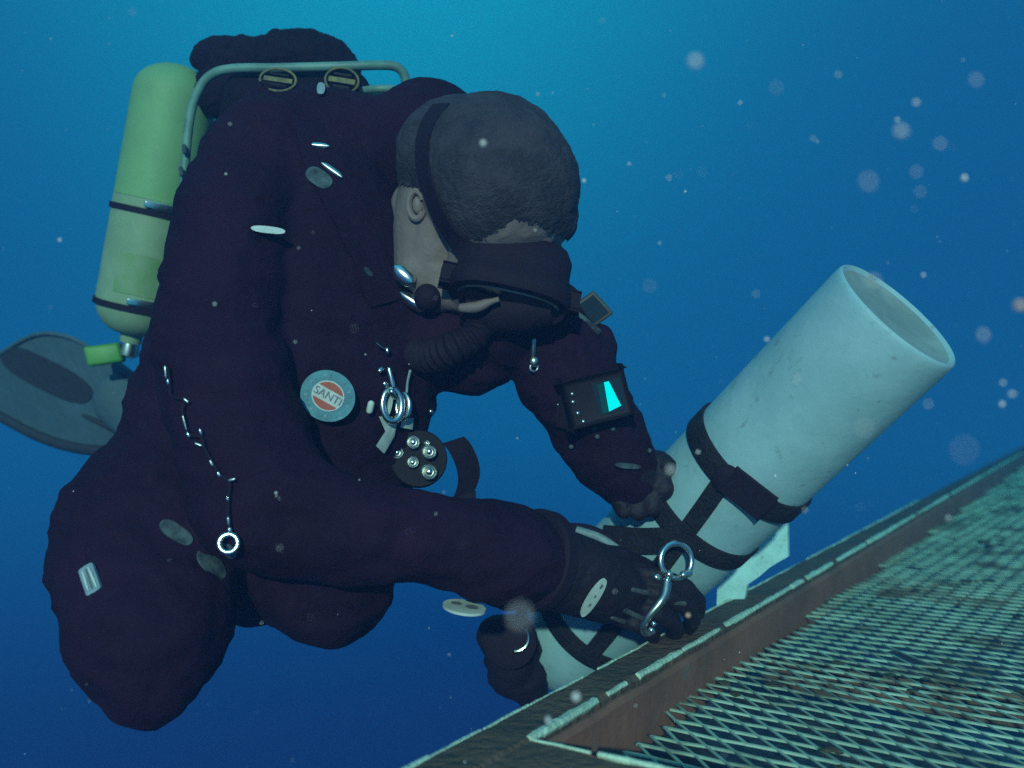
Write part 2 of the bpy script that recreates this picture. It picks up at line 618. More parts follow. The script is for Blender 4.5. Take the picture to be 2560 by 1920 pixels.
# expanded-metal mesh: rhombic lattice of flattened, twisted strands
ZM = ZT - 0.052
A1 = 0.0320 * Vector((0.85, -0.527, 0)).normalized()
B1 = 0.070 * Vector((0.38, 0.925, 0)).normalized()
H1 = Vector((0.0272, -0.0172, 0))
H2 = Vector((0.0098, -0.0415, 0))
mb = MB()
rnd = random.Random(5)
org = pl(0.02, 0.02, ZM)


def node(i, j):
    p = org + H1 * i + H2 * j
    p = p + Vector((0.0022 * noise.noise(p * 61), 0.0040 * noise.noise(p * 53 + Vector((4, 4, 4))), 0))
    return Vector((p.x, p.y, ZM + 0.0035 * noise.noise(Vector((p.x * 3, p.y * 3, 0))) + 0.0012 * noise.noise(Vector((p.x * 25, p.y * 25, 3)))))


def inside(p):
    q = p - O
    u, t = q.dot(PU), q.dot(PV)
    return 0.003 < u < 1.2 and 0.004 < t < 5.4 and (u < 0.75 or t < 2.5) and p.x / max(p.y, 0.01) < 1.6


cells = 0
# lattice index window from the corners of the deck
det = H1.x * H2.y - H1.y * H2.x
ii, jj = [], []
for u, t in ((0, 0), (1.2, 0), (0, 5.4), (1.2, 5.4)):
    q = pl(u, t, ZM) - org
    ii.append((q.x * H2.y - q.y * H2.x) / det)
    jj.append((H1.x * q.y - H1.y * q.x) / det)
for i in range(int(min(ii)) - 2, int(max(ii)) + 3):
    for j in range(int(min(jj)) - 2, int(max(jj)) + 3):
        p = org + H1 * i + H2 * j
        if not inside(p):
            continue
        a = node(i, j)
        for k, (b, sgn) in enumerate(((node(i + 1, j), 1), (node(i, j + 1), -1))):
            if rnd.random() < 0.012:
                continue
            t = (b - a)
            s = Vector((-t.y, t.x, 0)).normalized()
            w = rnd.uniform(0.0013, 0.0020) if k == 0 else rnd.uniform(0.0018, 0.0025)
            # each strand leans like expanded metal: a flat strip twisted out of the sheet
            up = Vector((0, 0, 1)) * 0.0009 + s * 0.0003 * sgn
            c0, c1 = a - t * 0.03, b + t * 0.03
            tilt = Vector((0, 0, 0.0002 if k == 0 else -0.0004))
            vs = [c0 - s * w - tilt - up, c0 + s * w + tilt - up, c0 + s * w + tilt + up, c0 - s * w - tilt + up,
                  c1 - s * w - tilt - up, c1 + s * w + tilt - up, c1 + s * w + tilt + up, c1 - s * w - tilt + up]
            mb.add(vs, [(0, 1, 5, 4), (1, 2, 6, 5), (2, 3, 7, 6), (3, 0, 4, 7), (0, 3, 2, 1), (4, 5, 6, 7)])
            cells += 1
tag(mb.build('mesh_deck', M['mesh'], plat, smooth=False), 'pale diamond mesh deck', kind='stuff')

# added sheet under the deck; its colour paints the dimness in the holes
rough_beam('under_backing', -0.22, 1.2, -0.10, 5.3, ZM - 0.125, ZM - 0.118, 't', M['backing'], plat, step=0.12, amp=0.006, seed=3)
# joists under the deck
for t in (0.62, 1.35, 2.2, 3.2, 4.3):
    rough_beam('joist', 0.02, 1.2, t, t + 0.022, ZM - 0.060, ZM - 0.012, 'u', M['beam_top'], plat, step=0.06, amp=0.002, seed=t)

# weed and encrusting growth in the mesh
mb = MB()
rnd = random.Random(21)
for _ in range(420):
    t = 0.15 + 4.2 * rnd.random() ** 1.1
    u = 0.004 + rnd.random() ** 1.5 * (0.55 + 0.1 * t)
    if noise.noise(Vector((u * 5, t * 4, 1.7))) < 0.02:
        continue
    p = pl(u, t, ZM + rnd.uniform(-0.002, 0.004))
    r = rnd.uniform(0.004, 0.010) * (1 + 0.15 * t)
    mb.sphere(p, r, 1, (rnd.uniform(0.7, 1.6), rnd.uniform(0.7, 1.6), rnd.uniform(0.12, 0.3)))
tag(mb.build('algae', M['algae'], plat), 'brown green growth clogging the mesh', kind='stuff')

# pale plate standing beyond the beam
plate = [at(1800, 1330, 1.53), at(1905, 1312, 1.53), at(1968, 1300, 1.53), at(1970, 1392, 1.53), at(1948, 1404, 1.53), at(1925, 1418, 1.53),
         at(1900, 1440, 1.53), at(1868, 1462, 1.53), at(1852, 1545, 1.53), at(1790, 1545, 1.53)]
pb = thing('metal_plate', 'bright pale plate standing behind the beam under the leaning grey cylinder', 'plate', at(1880, 1545, 1.53))
MB().prism(plate, Vector((0.006, 0.012, 0))).build('plate', M['plate'], pb)
MB().box(at(1860, 1530, 1.545), Vector((0.03, 0.018, 0)), Vector((-0.004, 0.008, 0)), Vector((0, 0, 0.02)), 0.003).build('bracket', M['beam_top'], pb)

# ================================================================== THE DIVER
person = thing('person', 'diver in dark drysuit, head bowed, holding the grey cylinder', 'person', at(420, 1800, 1.15))

suit_chains = [
    # trunk
    [(705, 445, 1.30, 215, .7), (735, 620, 1.28, 305, .7), (745, 800, 1.27, 350, .68), (720, 960, 1.27, 368, .68), (690, 1090, 1.28, 372, .7), (640, 1220, 1.29, 335, .8)],
    # near shoulder and upper arm
    [(672, 400, 1.26, 150), (580, 570, 1.18, 145), (540, 850, 1.13, 155), (640, 1240, 1.08, 170)],
    # near forearm with its cuff
    [(660, 1270, 1.07, 165), (860, 1325, 1.07, 128), (1010, 1338, 1.08, 110), (1170, 1365, 1.11, 118)],
    [(1200, 1376, 1.12, 124), (1265, 1388, 1.14, 128), (1310, 1396, 1.16, 118)],
    # yoke, far shoulder and the hump behind the neck
    [(700, 350, 1.30, 130), (840, 385, 1.32, 160), (955, 405, 1.33, 150), (1072, 350, 1.34, 148), (1130, 420, 1.34, 150)],
    [(860, 620, 1.30, 160), (1000, 810, 1.28, 130), (1180, 850, 1.27, 135)],
    # neck seal
    [(880, 470, 1.28, 100), (930, 520, 1.27, 60)],
    [(890, 640, 1.27, 95), (950, 740, 1.26, 80), (1060, 850, 1.24, 75), (1250, 830, 1.23, 90)],
    # far arm
    [(1210, 740, 1.28, 150), (1335, 800, 1.28, 122), (1390, 890, 1.27, 118), (1447, 985, 1.27, 119), (1520, 1120, 1.275, 106), (1570, 1180, 1.283, 82)],
    [(1495, 850, 1.28, 38), (1500, 905, 1.28, 36)],
    [(1345, 1000, 1.27, 30)],
    # near thigh, knee and shin
    [(500, 1230, 1.28, 240), (395, 1350, 1.20, 252), (376, 1450, 1.14, 226), (374, 1580, 1.08, 194), (368, 1690, 1.05, 122)],
    [(364, 1690, 1.05, 115), (420, 1500, 1.30, 100), (440, 1120, 1.62, 75)],
    [(265, 1420, 1.14, 140), (255, 1500, 1.11, 110)],
    # far thigh, knee and shin
    [(690, 1240, 1.32, 235), (780, 1370, 1.24, 205), (825, 1450, 1.16, 162)],
    [(825, 1450, 1.16, 155), (760, 1300, 1.40, 110), (700, 1150, 1.66, 75)],
]
suit_me = blob('drysuit', suit_chains, 0.0065, 5, wrinkle=0.0055, wscale=14, fine=0.0013, fscale=70)
suit = obj('drysuit', suit_me, M['suit'], person)
B_SUIT = bvh_of(suit_me)

# head and neck, grown as one skin
head_chains = [
    [(1225, 440, 1.20, 196), (1250, 470, 1.17, 192)],
    [(1150, 410, 1.22, 160), (1225, 450, 1.2, 190)],
    [(1300, 520, 1.17, 130), (1345, 540, 1.18, 92)],
    [(1240, 560, 1.16, 95), (1330, 560, 1.16, 75)],
    [(1290, 640, 1.15, 38), (1295, 690, 1.13, 24)],              # nose bridge and nose
    [(1215, 640, 1.17, 95), (1180, 700, 1.18, 70), (1165, 735, 1.19, 46)],
    [(1330, 640, 1.21, 80), (1260, 720, 1.20, 60)],
    [(1120, 560, 1.20, 88), (1075, 640, 1.21, 76), (1105, 715, 1.21, 60), (1165, 745, 1.19, 40)],
    [(1100, 500, 1.215, 108), (1068, 570, 1.215, 86), (1062, 660, 1.215, 78), (1098, 735, 1.21, 48)],
    [(1050, 520, 1.24, 75), (1000, 640, 1.27, 60)],
]
head_me = blob('body', head_chains, 0.0020, 8, fine=0.0004, fscale=60)
head = obj('body', head_me, M['skin'], person)
tag(head, 'bare neck, jaw and forehead of the bowed head')
B_HEAD = bvh_of(head_me)
B_ALL = bvh_of(head_me, suit_me)

# ear
el, en = surf(B_HEAD, 1046, 512)
mb = MB()
mb.torus(el + en * 0.004, en + Vector((0.3, 0, 0.1)), 0.016, 0.0042, 20, 8, 20, 330, 0.6)
mb.sphere(el + en * 0.001, 0.010, 2, (0.7, 0.5, 1.1))
mb.build('ear', M['skin'], head)

# cropped hair: the scalp above the hairline, lifted off the skin, with a ragged margin
hn = Vector((0.36, 0.05, 0.93)).normalized()
hp = at(1250, 566, 1.15)
HL = ((1000, 462), (1060, 476), (1090, 520), (1130, 566), (1170, 604), (1205, 600), (1245, 576), (1285, 542), (1340, 558), (1400, 588), (1450, 625))


def hairline(qx, qy, c):
    """above the front hair margin (its outline wanders and frays)"""
    if qx < 1000 or (c - hp).dot(hn) < -0.045:
        return False
    for (x0, y0), (x1, y1) in zip(HL, HL[1:]):
        if x0 <= qx <= x1:
            y = y0 + (y1 - y0) * (qx - x0) / (x1 - x0)
            return qy < y + 14 * noise.noise(c * 210) + 9 * noise.noise(c * 620)
    return qy < 630


vs, fs, idx = [], [], {}
for p in head_me.polygons:
    c = p.center
    qx, qy = px_of(c)
    if hairline(qx, qy, c):
        f = []
        for k in p.vertices:
            if k not in idx:
                v = head_me.vertices[k]
                h = (v.co - hp).dot(hn)
                lift = 0.0008 + 0.0042 * min(1.0, max(0.0, h / 0.03))
                idx[k] = len(vs)
                vs.append(v.co + v.normal * (lift + 0.0012 * noise.noise(v.co * 160)))
            f.append(idx[k])
        fs.append(f)
mb = MB()
mb.add(vs, fs)
hair = mb.build('hair', M['hair'], head)
hair['label'] = 'cropped dark hair'

# eyes (behind the mask)
for ex in (1240, 1345):
    MB().sphere(at(ex, 640, 1.145), 0.011, 2).build('eye', M['eye'], head)

# dive mask: soft skirt lofted from the face to an oval frame, glass on the far side
mc = at(1290, 640, 1.165)
ml = (at(1420, 672, 1.18) - at(1160, 612, 1.165)).normalized()     # across the face
mf = Vector((0.20, -0.22, -0.95))                                  # out of the face
mf = (mf - mf.dot(ml) * ml).normalized()
mh = ml.cross(mf).normalized()


def ring(c, a, b, n=40, p=2.6):
    out = []
    for k in range(n):
        t = 2 * math.pi * k / n
        x, y = math.cos(t), math.sin(t)
        out.append(c + ml * a * math.copysign(abs(x) ** (2 / p), x) + mh * b * math.copysign(abs(y) ** (2 / p), y))
    return out


def loft(rings, cap=True):
    vs, fs = [], []
    n = len(rings[0])
    for r in rings:
        vs += r
    for i in range(len(rings) - 1):
        for k in range(n):
            k2 = (k + 1) % n
            fs.append((i * n + k, i * n + k2, (i + 1) * n + k2, (i + 1) * n + k))
    if cap:
        fs.append(tuple(reversed(range(n))))
        fs.append(tuple(range((len(rings) - 1) * n, len(rings) * n)))
    m_ = MB()
    m_.add(vs, fs)
    return m_


mask = loft([ring(mc - mf * 0.012, 0.060, 0.036), ring(mc + mf * 0.002, 0.0665, 0.044), ring(mc + mf * 0.018, 0.066, 0.046), ring(mc + mf * 0.034, 0.067, 0.047),
             ring(mc + mf * 0.040, 0.071, 0.051), ring(mc + mf * 0.052, 0.072, 0.052), ring(mc + mf * 0.058, 0.069, 0.049), ring(mc + mf * 0.059, 0.062, 0.042)]).build('dive_mask', M['rubber'], person)
mask['label'] = 'black dive mask seen from above'
loft([ring(mc + mf * 0.0595, 0.060, 0.040), ring(mc + mf * 0.0615, 0.059, 0.039)]).build('mask_lens', M['lens'], mask)
for sgn in (-1, 1):
    MB().box(mc + ml * sgn * 0.073 + mf * 0.043, ml * 0.006, mf * 0.010, mh * 0.012, 0.003).build('strap_buckle', M['rubber'], mask)
ribbon(B_HEAD, [(1185, 640), (1150, 600), (1112, 545), (1085, 480), (1068, 420), (1066, 360), (1080, 310), (1110, 272)], 0.026, 0.003, 0.005).build('mask_strap', M['rubber'], mask)

# rebreather mouthpiece and corrugated loop hoses
loop = thing('breathing_loop', 'black mouthpiece and corrugated hose under the mask of the diver', 'breathing hose', at(1290, 850, 1.2))
mp = at(1275, 770, 1.16)
MB().lathe(mp - Vector((0.05, -0.01, 0.004)), Vector((1, -0.1, 0.05)), [(0, 0.012), (0.001, 0.022), (0.02, 0.024), (0.03, 0.028), (0.07, 0.028), (0.08, 0.024), (0.099, 0.022), (0.10, 0.012)], 28).build('mouthpiece', M['rubber'], loop)


def corrugated(path, r, parent, pitch=0.009):
    pts = arc(path, 40)
    ln = [0.0]
    for i in range(1, len(pts)):
        ln.append(ln[-1] + (pts[i] - pts[i - 1]).length)
    rs = [r * (1 + 0.10 * math.sin(2 * math.pi * s / pitch)) for s in ln]
    return MB().tube(pts, rs, 16).build('corrugated_hose', M['rubber'], parent)


corrugated([mp + Vector((-0.040, 0.015, -0.004)), at(1190, 830, 1.17), at(1130, 870, 1.17), at(1060, 890, 1.20), at(980, 860, 1.26)], 0.019, loop)
corrugated([mp + Vector((0.045, 0.0, 0.0)), at(1390, 760, 1.18), at(1400, 790, 1.26), at(1330, 760, 1.36), at(1200, 560, 1.42), at(1120, 420, 1.45)], 0.020, loop)
tl = [at(1150, 770, 1.135), at(1190, 768, 1.130), at(1222, 756, 1.127), at(1248, 748, 1.125)]
MB().tube(arc(tl, 6), [0.0065 * (0.5 + 0.5 * math.sin(math.pi * min(1, i / 17 + 0.15))) for i in range(19)], 10).build('bite_strap', M['skin'], loop)

# gloves
glove_near = [
    [(1300, 1396, 1.165, 100), (1390, 1422, 1.19, 104), (1480, 1450, 1.215, 96), (1545, 1478, 1.24, 76)],
    [(1420, 1455, 1.19, 80), (1515, 1490, 1.23, 68)],
    # index, middle, ring and little finger curling over
    [(1560, 1430, 1.24, 33), (1650, 1444, 1.235, 24), (1716, 1470, 1.255, 22), (1744, 1505, 1.285, 21), (1742, 1535, 1.315, 19)],
    [(1575, 1468, 1.24, 32), (1665, 1490, 1.228, 24), (1720, 1518, 1.25, 22), (1732, 1550, 1.285, 20), (1722, 1570, 1.315, 18)],
    [(1560, 1504, 1.24, 31), (1638, 1530, 1.226, 23), (1682, 1554, 1.25, 21), (1692, 1577, 1.28, 19), (1680, 1590, 1.31, 17)],
    [(1530, 1528, 1.235, 28), (1588, 1558, 1.225, 21), (1624, 1577, 1.245, 19), (1634, 1592, 1.27, 17)],
    # thumb along the upper side
    [(1440, 1400, 1.215, 46), (1540, 1400, 1.25, 36), (1610, 1425, 1.29, 31), (1650, 1450, 1.32, 28)],
]
gm = blob('glove', glove_near, 0.0024, 3, wrinkle=0.0009, wscale=40)
g1 = obj('glove', gm, M['glove'], person)
B_GLOVE = bvh_of(gm)
glove_far = [
    [(1560, 1168, 1.277, 78), (1592, 1198, 1.287, 72), (1600, 1225, 1.292, 62)],
    [(1612, 1150, 1.287, 30), (1648, 1152, 1.277, 26), (1668, 1166, 1.267, 24)],
    [(1622, 1180, 1.287, 32), (1650, 1195, 1.270, 27), (1660, 1222, 1.262, 25)],
    [(1612, 1215, 1.287, 32), (1630, 1240, 1.267, 27), (1630, 1268, 1.262, 25)],
    [(1592, 1236, 1.287, 30), (1600, 1262, 1.270, 25), (1598, 1282, 1.267, 22)],
    [(1560, 1222, 1.282, 34), (1552, 1250, 1.272, 27), (1560, 1275, 1.267, 23)],
]
g2 = obj('glove', blob('glove', glove_far, 0.0028, 4, wrinkle=0.0009, wscale=40), M['glove'], person)
# dry-glove ring at the near cuff
cu = (at(1330, 1402, 1.17) - at(1230, 1380, 1.13)).normalized()
MB().lathe(at(1345, 1400, 1.175) - cu * 0.012, cu, [(0, 0.046), (0, 0.0565), (0.004, 0.060), (0.018, 0.060), (0.022, 0.0565), (0.022, 0.046)], 40, True).build('cuff_ring', M['rubber'], person)
# grip marks on the glove
for x, y, dx, dy in ((1612, 1480, 30, 6), (1690, 1506, 36, 3), (1588, 1536, 26, 10), (1548, 1550, 18, 6)):
    a, na = surf(B_GLOVE, x - dx, y - dy)
    b, nb_ = surf(B_GLOVE, x + dx * 0.6, y + dy)
    MB().capsule(a - na * 0.001, b - nb_ * 0.001, 0.0034, 8).build('grip_bar', M['glove_grip'], g1)


def oval_tag(c, n, up, a, b, marks, name, mat, parent, th=0.003):
    n = n.normalized()
    up = (up - up.dot(n) * n).normalized()
    sd = up.cross(n)
    poly = [c + sd * a * math.cos(2 * math.pi * k / 36) + up * b * math.sin(2 * math.pi * k / 36) for k in range(36)]
    o = MB().prism(poly, n * th).build(name, mat, parent)
    for (mx, my, mr, msx) in marks:
        q = [c + n * (th + 0.0002) + sd * (mx * a + mr * a * msx * math.cos(2 * math.pi * k / 16)) + up * (my * b + mr * b * math.sin(2 * math.pi * k / 16)) for k in range(16)]
        MB().prism(q, n * 0.0005).build('mark', M['badge_text'], o)
    return o


# oval tags at the wrist and the back of the glove
oval_tag(at(1160, 1522, 1.11), Vector((0.12, -0.16, 0.98)), Vector((0.2, 1, 0)), 0.0245, 0.020, ((-0.42, 0.15, 0.26, 1.0), (0.35, 0.05, 0.30, 1.0)), 'wrist_tag', M['pale'], person)
l, n = surf(B_GLOVE, 1480, 1490)
sl = (at(1508, 1440, 1.2) - at(1455, 1545, 1.2)).normalized()
oval_tag(l + n * 0.002, n, sl, 0.0080, 0.0265, ((0, 0.62, 0.12, 2.0), (0, 0.1, 0.07, 2.5), (0, -0.35, 0.09, 2.2)), 'glove_tag', M['pale'], g1)

# ------------------------------------------------------------------ badge on the chest
bl, bn = surf(B_SUIT, 820, 990)
bn = (bn + Vector((0.25, -1.4, 0.1))).normalized()
bup = Vector((0.50, 0, 0.87))
bup = (bup - bup.dot(bn) * bn).normalized()
bsd = bn.cross(bup) * -1
if bsd.x < 0:
    bsd = -bsd
bc = bl + bn * 0.014
R = 0.0315


def disc(c, a, b, n=48):
    return [c + bsd * a * math.cos(2 * math.pi * k / n) + bup * b * math.sin(2 * math.pi * k / n) for k in range(n)]


bsd2 = bsd
badge = MB().prism(disc(bc, R * 1.0, R * 0.92), -bn * 0.012).build('badge', M['badge_ring'], person)
badge['label'] = 'round teal badge with a red and white disc'
MB().prism(disc(bc + bn * 0.0004, R * 0.60, R * 0.55), bn * 0.0004).build('badge_disc', M['badge_white'], badge)
for sgn in (-1, 1):
    seg = []
    for k in range(21):
        t = math.radians(28 + 124 * k / 20)
        seg.append(bc + bn * 0.0012 + bsd * R * 0.55 * math.cos(t) + bup * sgn * R * 0.50 * math.sin(t))
    MB().prism(seg, bn * 0.0004).build('badge_segment', M['badge_red'], badge)


def text_mesh(body, size, origin, xdir, ydir, mat, parent, name, depth=0.0006):
    cu_ = bpy.data.curves.new('t', 'FONT')
    cu_.body = body
    cu_.size = size
    cu_.align_x = 'CENTER'
    cu_.align_y = 'CENTER'
    cu_.extrude = depth
    to = bpy.data.objects.new('t', cu_)
    COL.objects.link(to)
    dg = bpy.context.evaluated_depsgraph_get()
    me = bpy.data.meshes.new_from_object(to.evaluated_get(dg))
    bpy.data.objects.remove(to)
    x = xdir.normalized()
    y = (ydir - ydir.dot(x) * x).normalized()
    z = x.cross(y)
    mt = Matrix((x, y, z)).transposed().to_4x4()
    mt.translation = origin
    me.transform(mt)
    return obj(name, me, mat, parent)


text_mesh('SANTI', R * 0.40, bc + bn * 0.0014, bsd, bup, M['badge_text'], badge, 'lettering')
# the ring of the badge carries worn lettering blocks
for k in range(26):
    if k in (6, 7, 19):
        continue
    an = 2 * math.pi * k / 26
    c = bc + bn * 0.0004 + bsd * R * 0.80 * math.cos(an) + bup * R * 0.735 * math.sin(an)
    rd = (bsd * math.cos(an) + bup * math.sin(an)).normalized()
    tg = bn.cross(rd)
    MB().box(c, rd * R * 0.055, tg * R * random.uniform(0.025, 0.05), bn * 0.0004).build('ring_letter', M['badge_ring'] if k % 3 else M['label_blue'], badge)


# ------------------------------------------------------------------ fittings on the suit
harness = MB()
hs = ribbon(B_SUIT, [(760, 300), (800, 400), (860, 520), (920, 650), (960, 760)], 0.045, 0.003, 0.003).build('harness_strap', M['suit'], person)


def plate_on(x, y, w, h, ang, mat, name, parent, bvh=None, th=0.0025, lift=0.008, tilt=None, bow=0.0, glint=False, rnd_=3):
    """small curved plate lying on the suit; w, h in photograph pixels, ang in degrees on the picture"""
    l_, n_ = surf(bvh or B_SUIT, x, y)
    if tilt is not None:
        n_ = (n_ + tilt).normalized()
    if glint:
        n_ = (-l_.normalized() - Vector((0.08, 0.94, -0.31)).normalized()).normalized()
    k = l_.y / F
    a = math.radians(ang)
    xd = Vector((math.cos(a), 0, -math.sin(a)))
    xd = (xd - xd.dot(n_) * n_).normalized()
    yd = n_.cross(xd)
    c = l_ + n_ * (lift + bow)
    vs, fs = [], []
    nn = 16
    for i in range(nn + 1):
        s = -math.cos(math.pi * i / nn)
        ew = math.sqrt(max(0.0, 1 - abs(s) ** rnd_)) * 0.92 + 0.08
        for j in range(7):
            q = (-1 + 2 * j / 6)
            p = c + xd * (s * w * k / 2) + yd * (q * ew * h * k / 2) - n_ * (bow * (q * q) + bow * 0.4 * s * s)
            vs.append(p)
    for i in range(nn):
        for j in range(6):
            fs.append((i * 7 + j, i * 7 + j + 1, (i + 1) * 7 + j + 1, (i + 1) * 7 + j))
    m0 = len(vs)
    vs2 = [v - n_ * th for v in vs]
    fs2 = [tuple(m0 + q for q in reversed(f)) for f in fs]
    edge = [j for j in range(7)] + [i * 7 + 6 for i in range(1, nn + 1)] + [nn * 7 + j for j in range(5, -1, -1)] + [i * 7 for i in range(nn - 1, 0, -1)]
    sd_ = [(edge[i], edge[(i + 1) % len(edge)], edge[(i + 1) % len(edge)] + m0, edge[i] + m0) for i in range(len(edge))]
    mb_ = MB()
    mb_.add(vs + vs2, fs + fs2 + sd_)
    return mb_.build(name, mat, parent)


plate_on(800, 368, 52, 14, 4, M['steel_dull'], 'buckle', person, bow=0.002, tilt=Vector((0, -0.4, 0.4)), glint=True)
plate_on(832, 430, 66, 16, 35, M['steel_dull'], 'buckle', person, bow=0.002, tilt=Vector((0, -0.4, 0.3)), glint=True)
plate_on(796, 452, 70, 46, 35, M['dim_patch'], 'strap_keeper', person)
plate_on(665, 575, 84, 17, 5, M['reflective'], 'reflective_tab', person, tilt=Vector((0, -1, 0)), lift=0.012)
plate_on(1012, 692, 64, 46, 40, M['chrome'], 'd_ring_plate', person, bvh=B_ALL, bow=0.006, tilt=Vector((-0.2, -1.0, 0.3)), lift=0.012, glint=True)
plate_on(1032, 757, 78, 32, 34, M['chrome'], 'd_ring_plate', person, bvh=B_ALL, bow=0.006, tilt=Vector((-0.2, -1.0, 0.3)), lift=0.012, glint=True)
plate_on(915, 683, 30, 12, 40, M['dim_patch'], 'strap_keeper', person)
# black ball fitting by the neck
l, n = surf(B_ALL, 1072, 742)
MB().sphere(l + n * 0.002, 0.017, 3).build('hose_fitting', M['rubber'], person)
# label on the thigh pocket
thl = plate_on(232, 1450, 78, 42, 58, M['label_blue'], 'pocket_label', person, rnd_=24, tilt=Vector((0, -0.8, 0)), th=0.004, lift=0.006)
l, n = surf(B_SUIT, 232, 1450)
for s in (-1, 0, 1):
    plate_on(232 + s * 8, 1450 - s * 5, 60, 5, 58, M['badge_text'] if s == 0 else M['pale'], 'label_line', thl, tilt=Vector((0, -0.8, 0)), th=0.004, lift=0.0075)
plate_on(440, 1332, 92, 40, 32, M['dim_patch'], 'scuffed_panel', person, lift=0.002)
plate_on(527, 1410, 95, 62, 52, M['dim_patch'], 'scuffed_panel', person, lift=0.002)
plate_on(574, 1375, 46, 34, 80, M['dim_patch'], 'scuffed_panel', person, lift=0.003)

# cord of small steel links hanging down the near side to a ring
cord = thing('cord_with_clips', 'thin cord with shiny clips hanging down the near side of the diver', 'cord', at(580, 1345, 1.05))
cpx = [(430, 915), (436, 955), (440, 990), (470, 1003), (466, 1030), (480, 1085), (512, 1095), (520, 1120), (540, 1155), (556, 1190), (582, 1212), (579, 1250), (578, 1290), (580, 1320)]
cp = []
for x, y in cpx:
    l, n = surf(B_SUIT, x, y)
    cp.append(l + n * 0.006)
MB().tube(arc(cp, 6), 0.0016, 8).build('line', M['rubber'], cord)
for x, y, ln, an, r in ((430, 928, 26, 85, 5.5), (436, 958, 8, 80, 6), (478, 1006, 12, 40, 5), (474, 1058, 38, 75, 4), (483, 1090, 8, 60, 5.5), (514, 1083, 10, 70, 5), (508, 1110, 16, 20, 5),
                        (540, 1158, 12, 60, 5), (556, 1190, 8, 60, 5.5), (588, 1207, 14, -15, 5.5), (580, 1252, 6, 80, 5), (579, 1300, 14, 85, 6), (581, 1322, 6, 80, 8)):
    l, n = surf(B_SUIT, x, y)
    k = l.y / F
    a = math.radians(an)
    dv = Vector((math.cos(a), 0, -math.sin(a))) * ln * k / 2
    MB().capsule(l + n * 0.008 - dv * 0.9, l + n * 0.008 + dv * 0.9, r * k * 0.72, 10).build('clip', M['chrome'] if ln < 11 else M['steel_dull'], cord)
l, n = surf(B_SUIT, 581, 1345)
MB().torus(l + n * 0.012, Vector((0.15, -1, 0.25)), 0.0090, 0.0026, 28, 10).build('ring', M['chrome'], cord)

# clips in the middle of the chest
clips = thing('bolt_snap_cluster', 'cluster of steel bolt snaps and pale webbing tabs on the chest of the diver', 'bolt snaps', at(970, 1120, 1.1))


def P(x, y, up=0.012):
    l_, n_ = surf(B_SUIT, x, y)
    return l_ + (n_ + Vector((0, -1, 0))).normalized() * up


MB().capsule(P(968, 925), P(976, 965), 0.0034, 12).build('bolt', M['chrome'], clips)
MB().torus(P(972, 1010, 0.016), Vector((0.45, -1, 0.1)), 0.0190, 0.0042, 32, 10, sx=0.62).build('snap_ring', M['chrome'], clips)
MB().torus(P(1000, 1012, 0.014), Vector((-0.5, -1, 0.1)), 0.0150, 0.0034, 28, 10, sx=0.6).build('snap_ring', M['chrome'], clips)
MB().capsule(P(925, 1005), P(923, 1025), 0.0040, 10).build('tab', M['pale'], clips)
MB().capsule(P(946, 929), P(950, 926), 0.0030, 10).build('bolt', M['chrome'], clips)
MB().capsule(P(957, 960), P(960, 963), 0.0030, 10).build('bolt', M['chrome'], clips)
MB().capsule(P(970, 975, 0.018), P(980, 985, 0.018), 0.0040, 10).build('bolt', M['chrome'], clips)
for pts in ([(945, 1040), (972, 1040), (984, 1060), (978, 1090), (954, 1130), (936, 1112), (958, 1075)], [(1000, 1046), (1025, 1043), (1022, 1070), (996, 1066)]):
    poly = [P(x, y, 0.010) for x, y in pts]
    MB().prism(poly, Vector((0.001, 0.003, 0))).build('tab', M['pale'], clips)
plate_on(964, 1012, 16, 52, 12, M['pale'], 'tab', clips, lift=0.008)
plate_on(1000, 1008, 14, 34, 4, M['pale'], 'tab', clips, lift=0.007)
MB().capsule(P(965, 877), P(966, 881), 0.0028, 10).build('bolt', M['chrome'], clips)
MB().capsule(P(1045, 896), P(1046, 897), 0.0026, 10).build('bolt', M['chrome'], clips)
MB().capsule(P(1066, 1024), P(1066, 1026), 0.0036, 10).build('bolt', M['chrome'], clips)
MB().tube(arc([P(1018, 925), P(1012, 960), P(1010, 1000)], 6), 0.0016, 8).build('line', M['label_blue'], clips)
MB().tube(arc([P(938, 858), P(950, 868), P(965, 876)], 6), 0.0010, 8).build('line', M['steel_dull'], clips)

# multi-lens light head below the clips
lamp = thing('dive_light', 'dark dive light with five round silvery lenses at the waist of the diver', 'dive light', at(1035, 1150, 1.08))
lc = P(1035, 1143, 0.012)
ln_ = Vector((0.25, -0.95, 0.15)).normalized()
hu, hv, hw = frame(ln_)
MB().lathe(lc - ln_ * 0.020, ln_, [(0, 0.02), (0.001, 0.033), (0.024, 0.036), (0.028, 0.034), (0.028, 0.030)], 36).build('lamp_body', M['housing'], lamp)
for x, y, r in ((992, 1132, 16), (1032, 1106, 17), (1072, 1130, 18), (1031, 1156, 15), (1072, 1180, 20), (1066, 1108, 7)):
    c = at(x, y, (lc + ln_ * 0.012).y)
    rr = r * c.y / F
    o = MB().lathe(c - ln_ * 0.010, ln_, [(0.0, rr * 0.5), (0.002, rr * 0.95), (0.014, rr * 1.05), (0.015, rr * 0.92), (0.012, rr * 0.62), (0.009, rr * 0.30), (0.0085, 0.0003)], 24).build('lens_cup', M['steel_dull'], lamp)
    MB().sphere(c + ln_ * 0.001, rr * 0.62, 2, (1, 0.8, 1)).build('lens', M['chrome'], o)

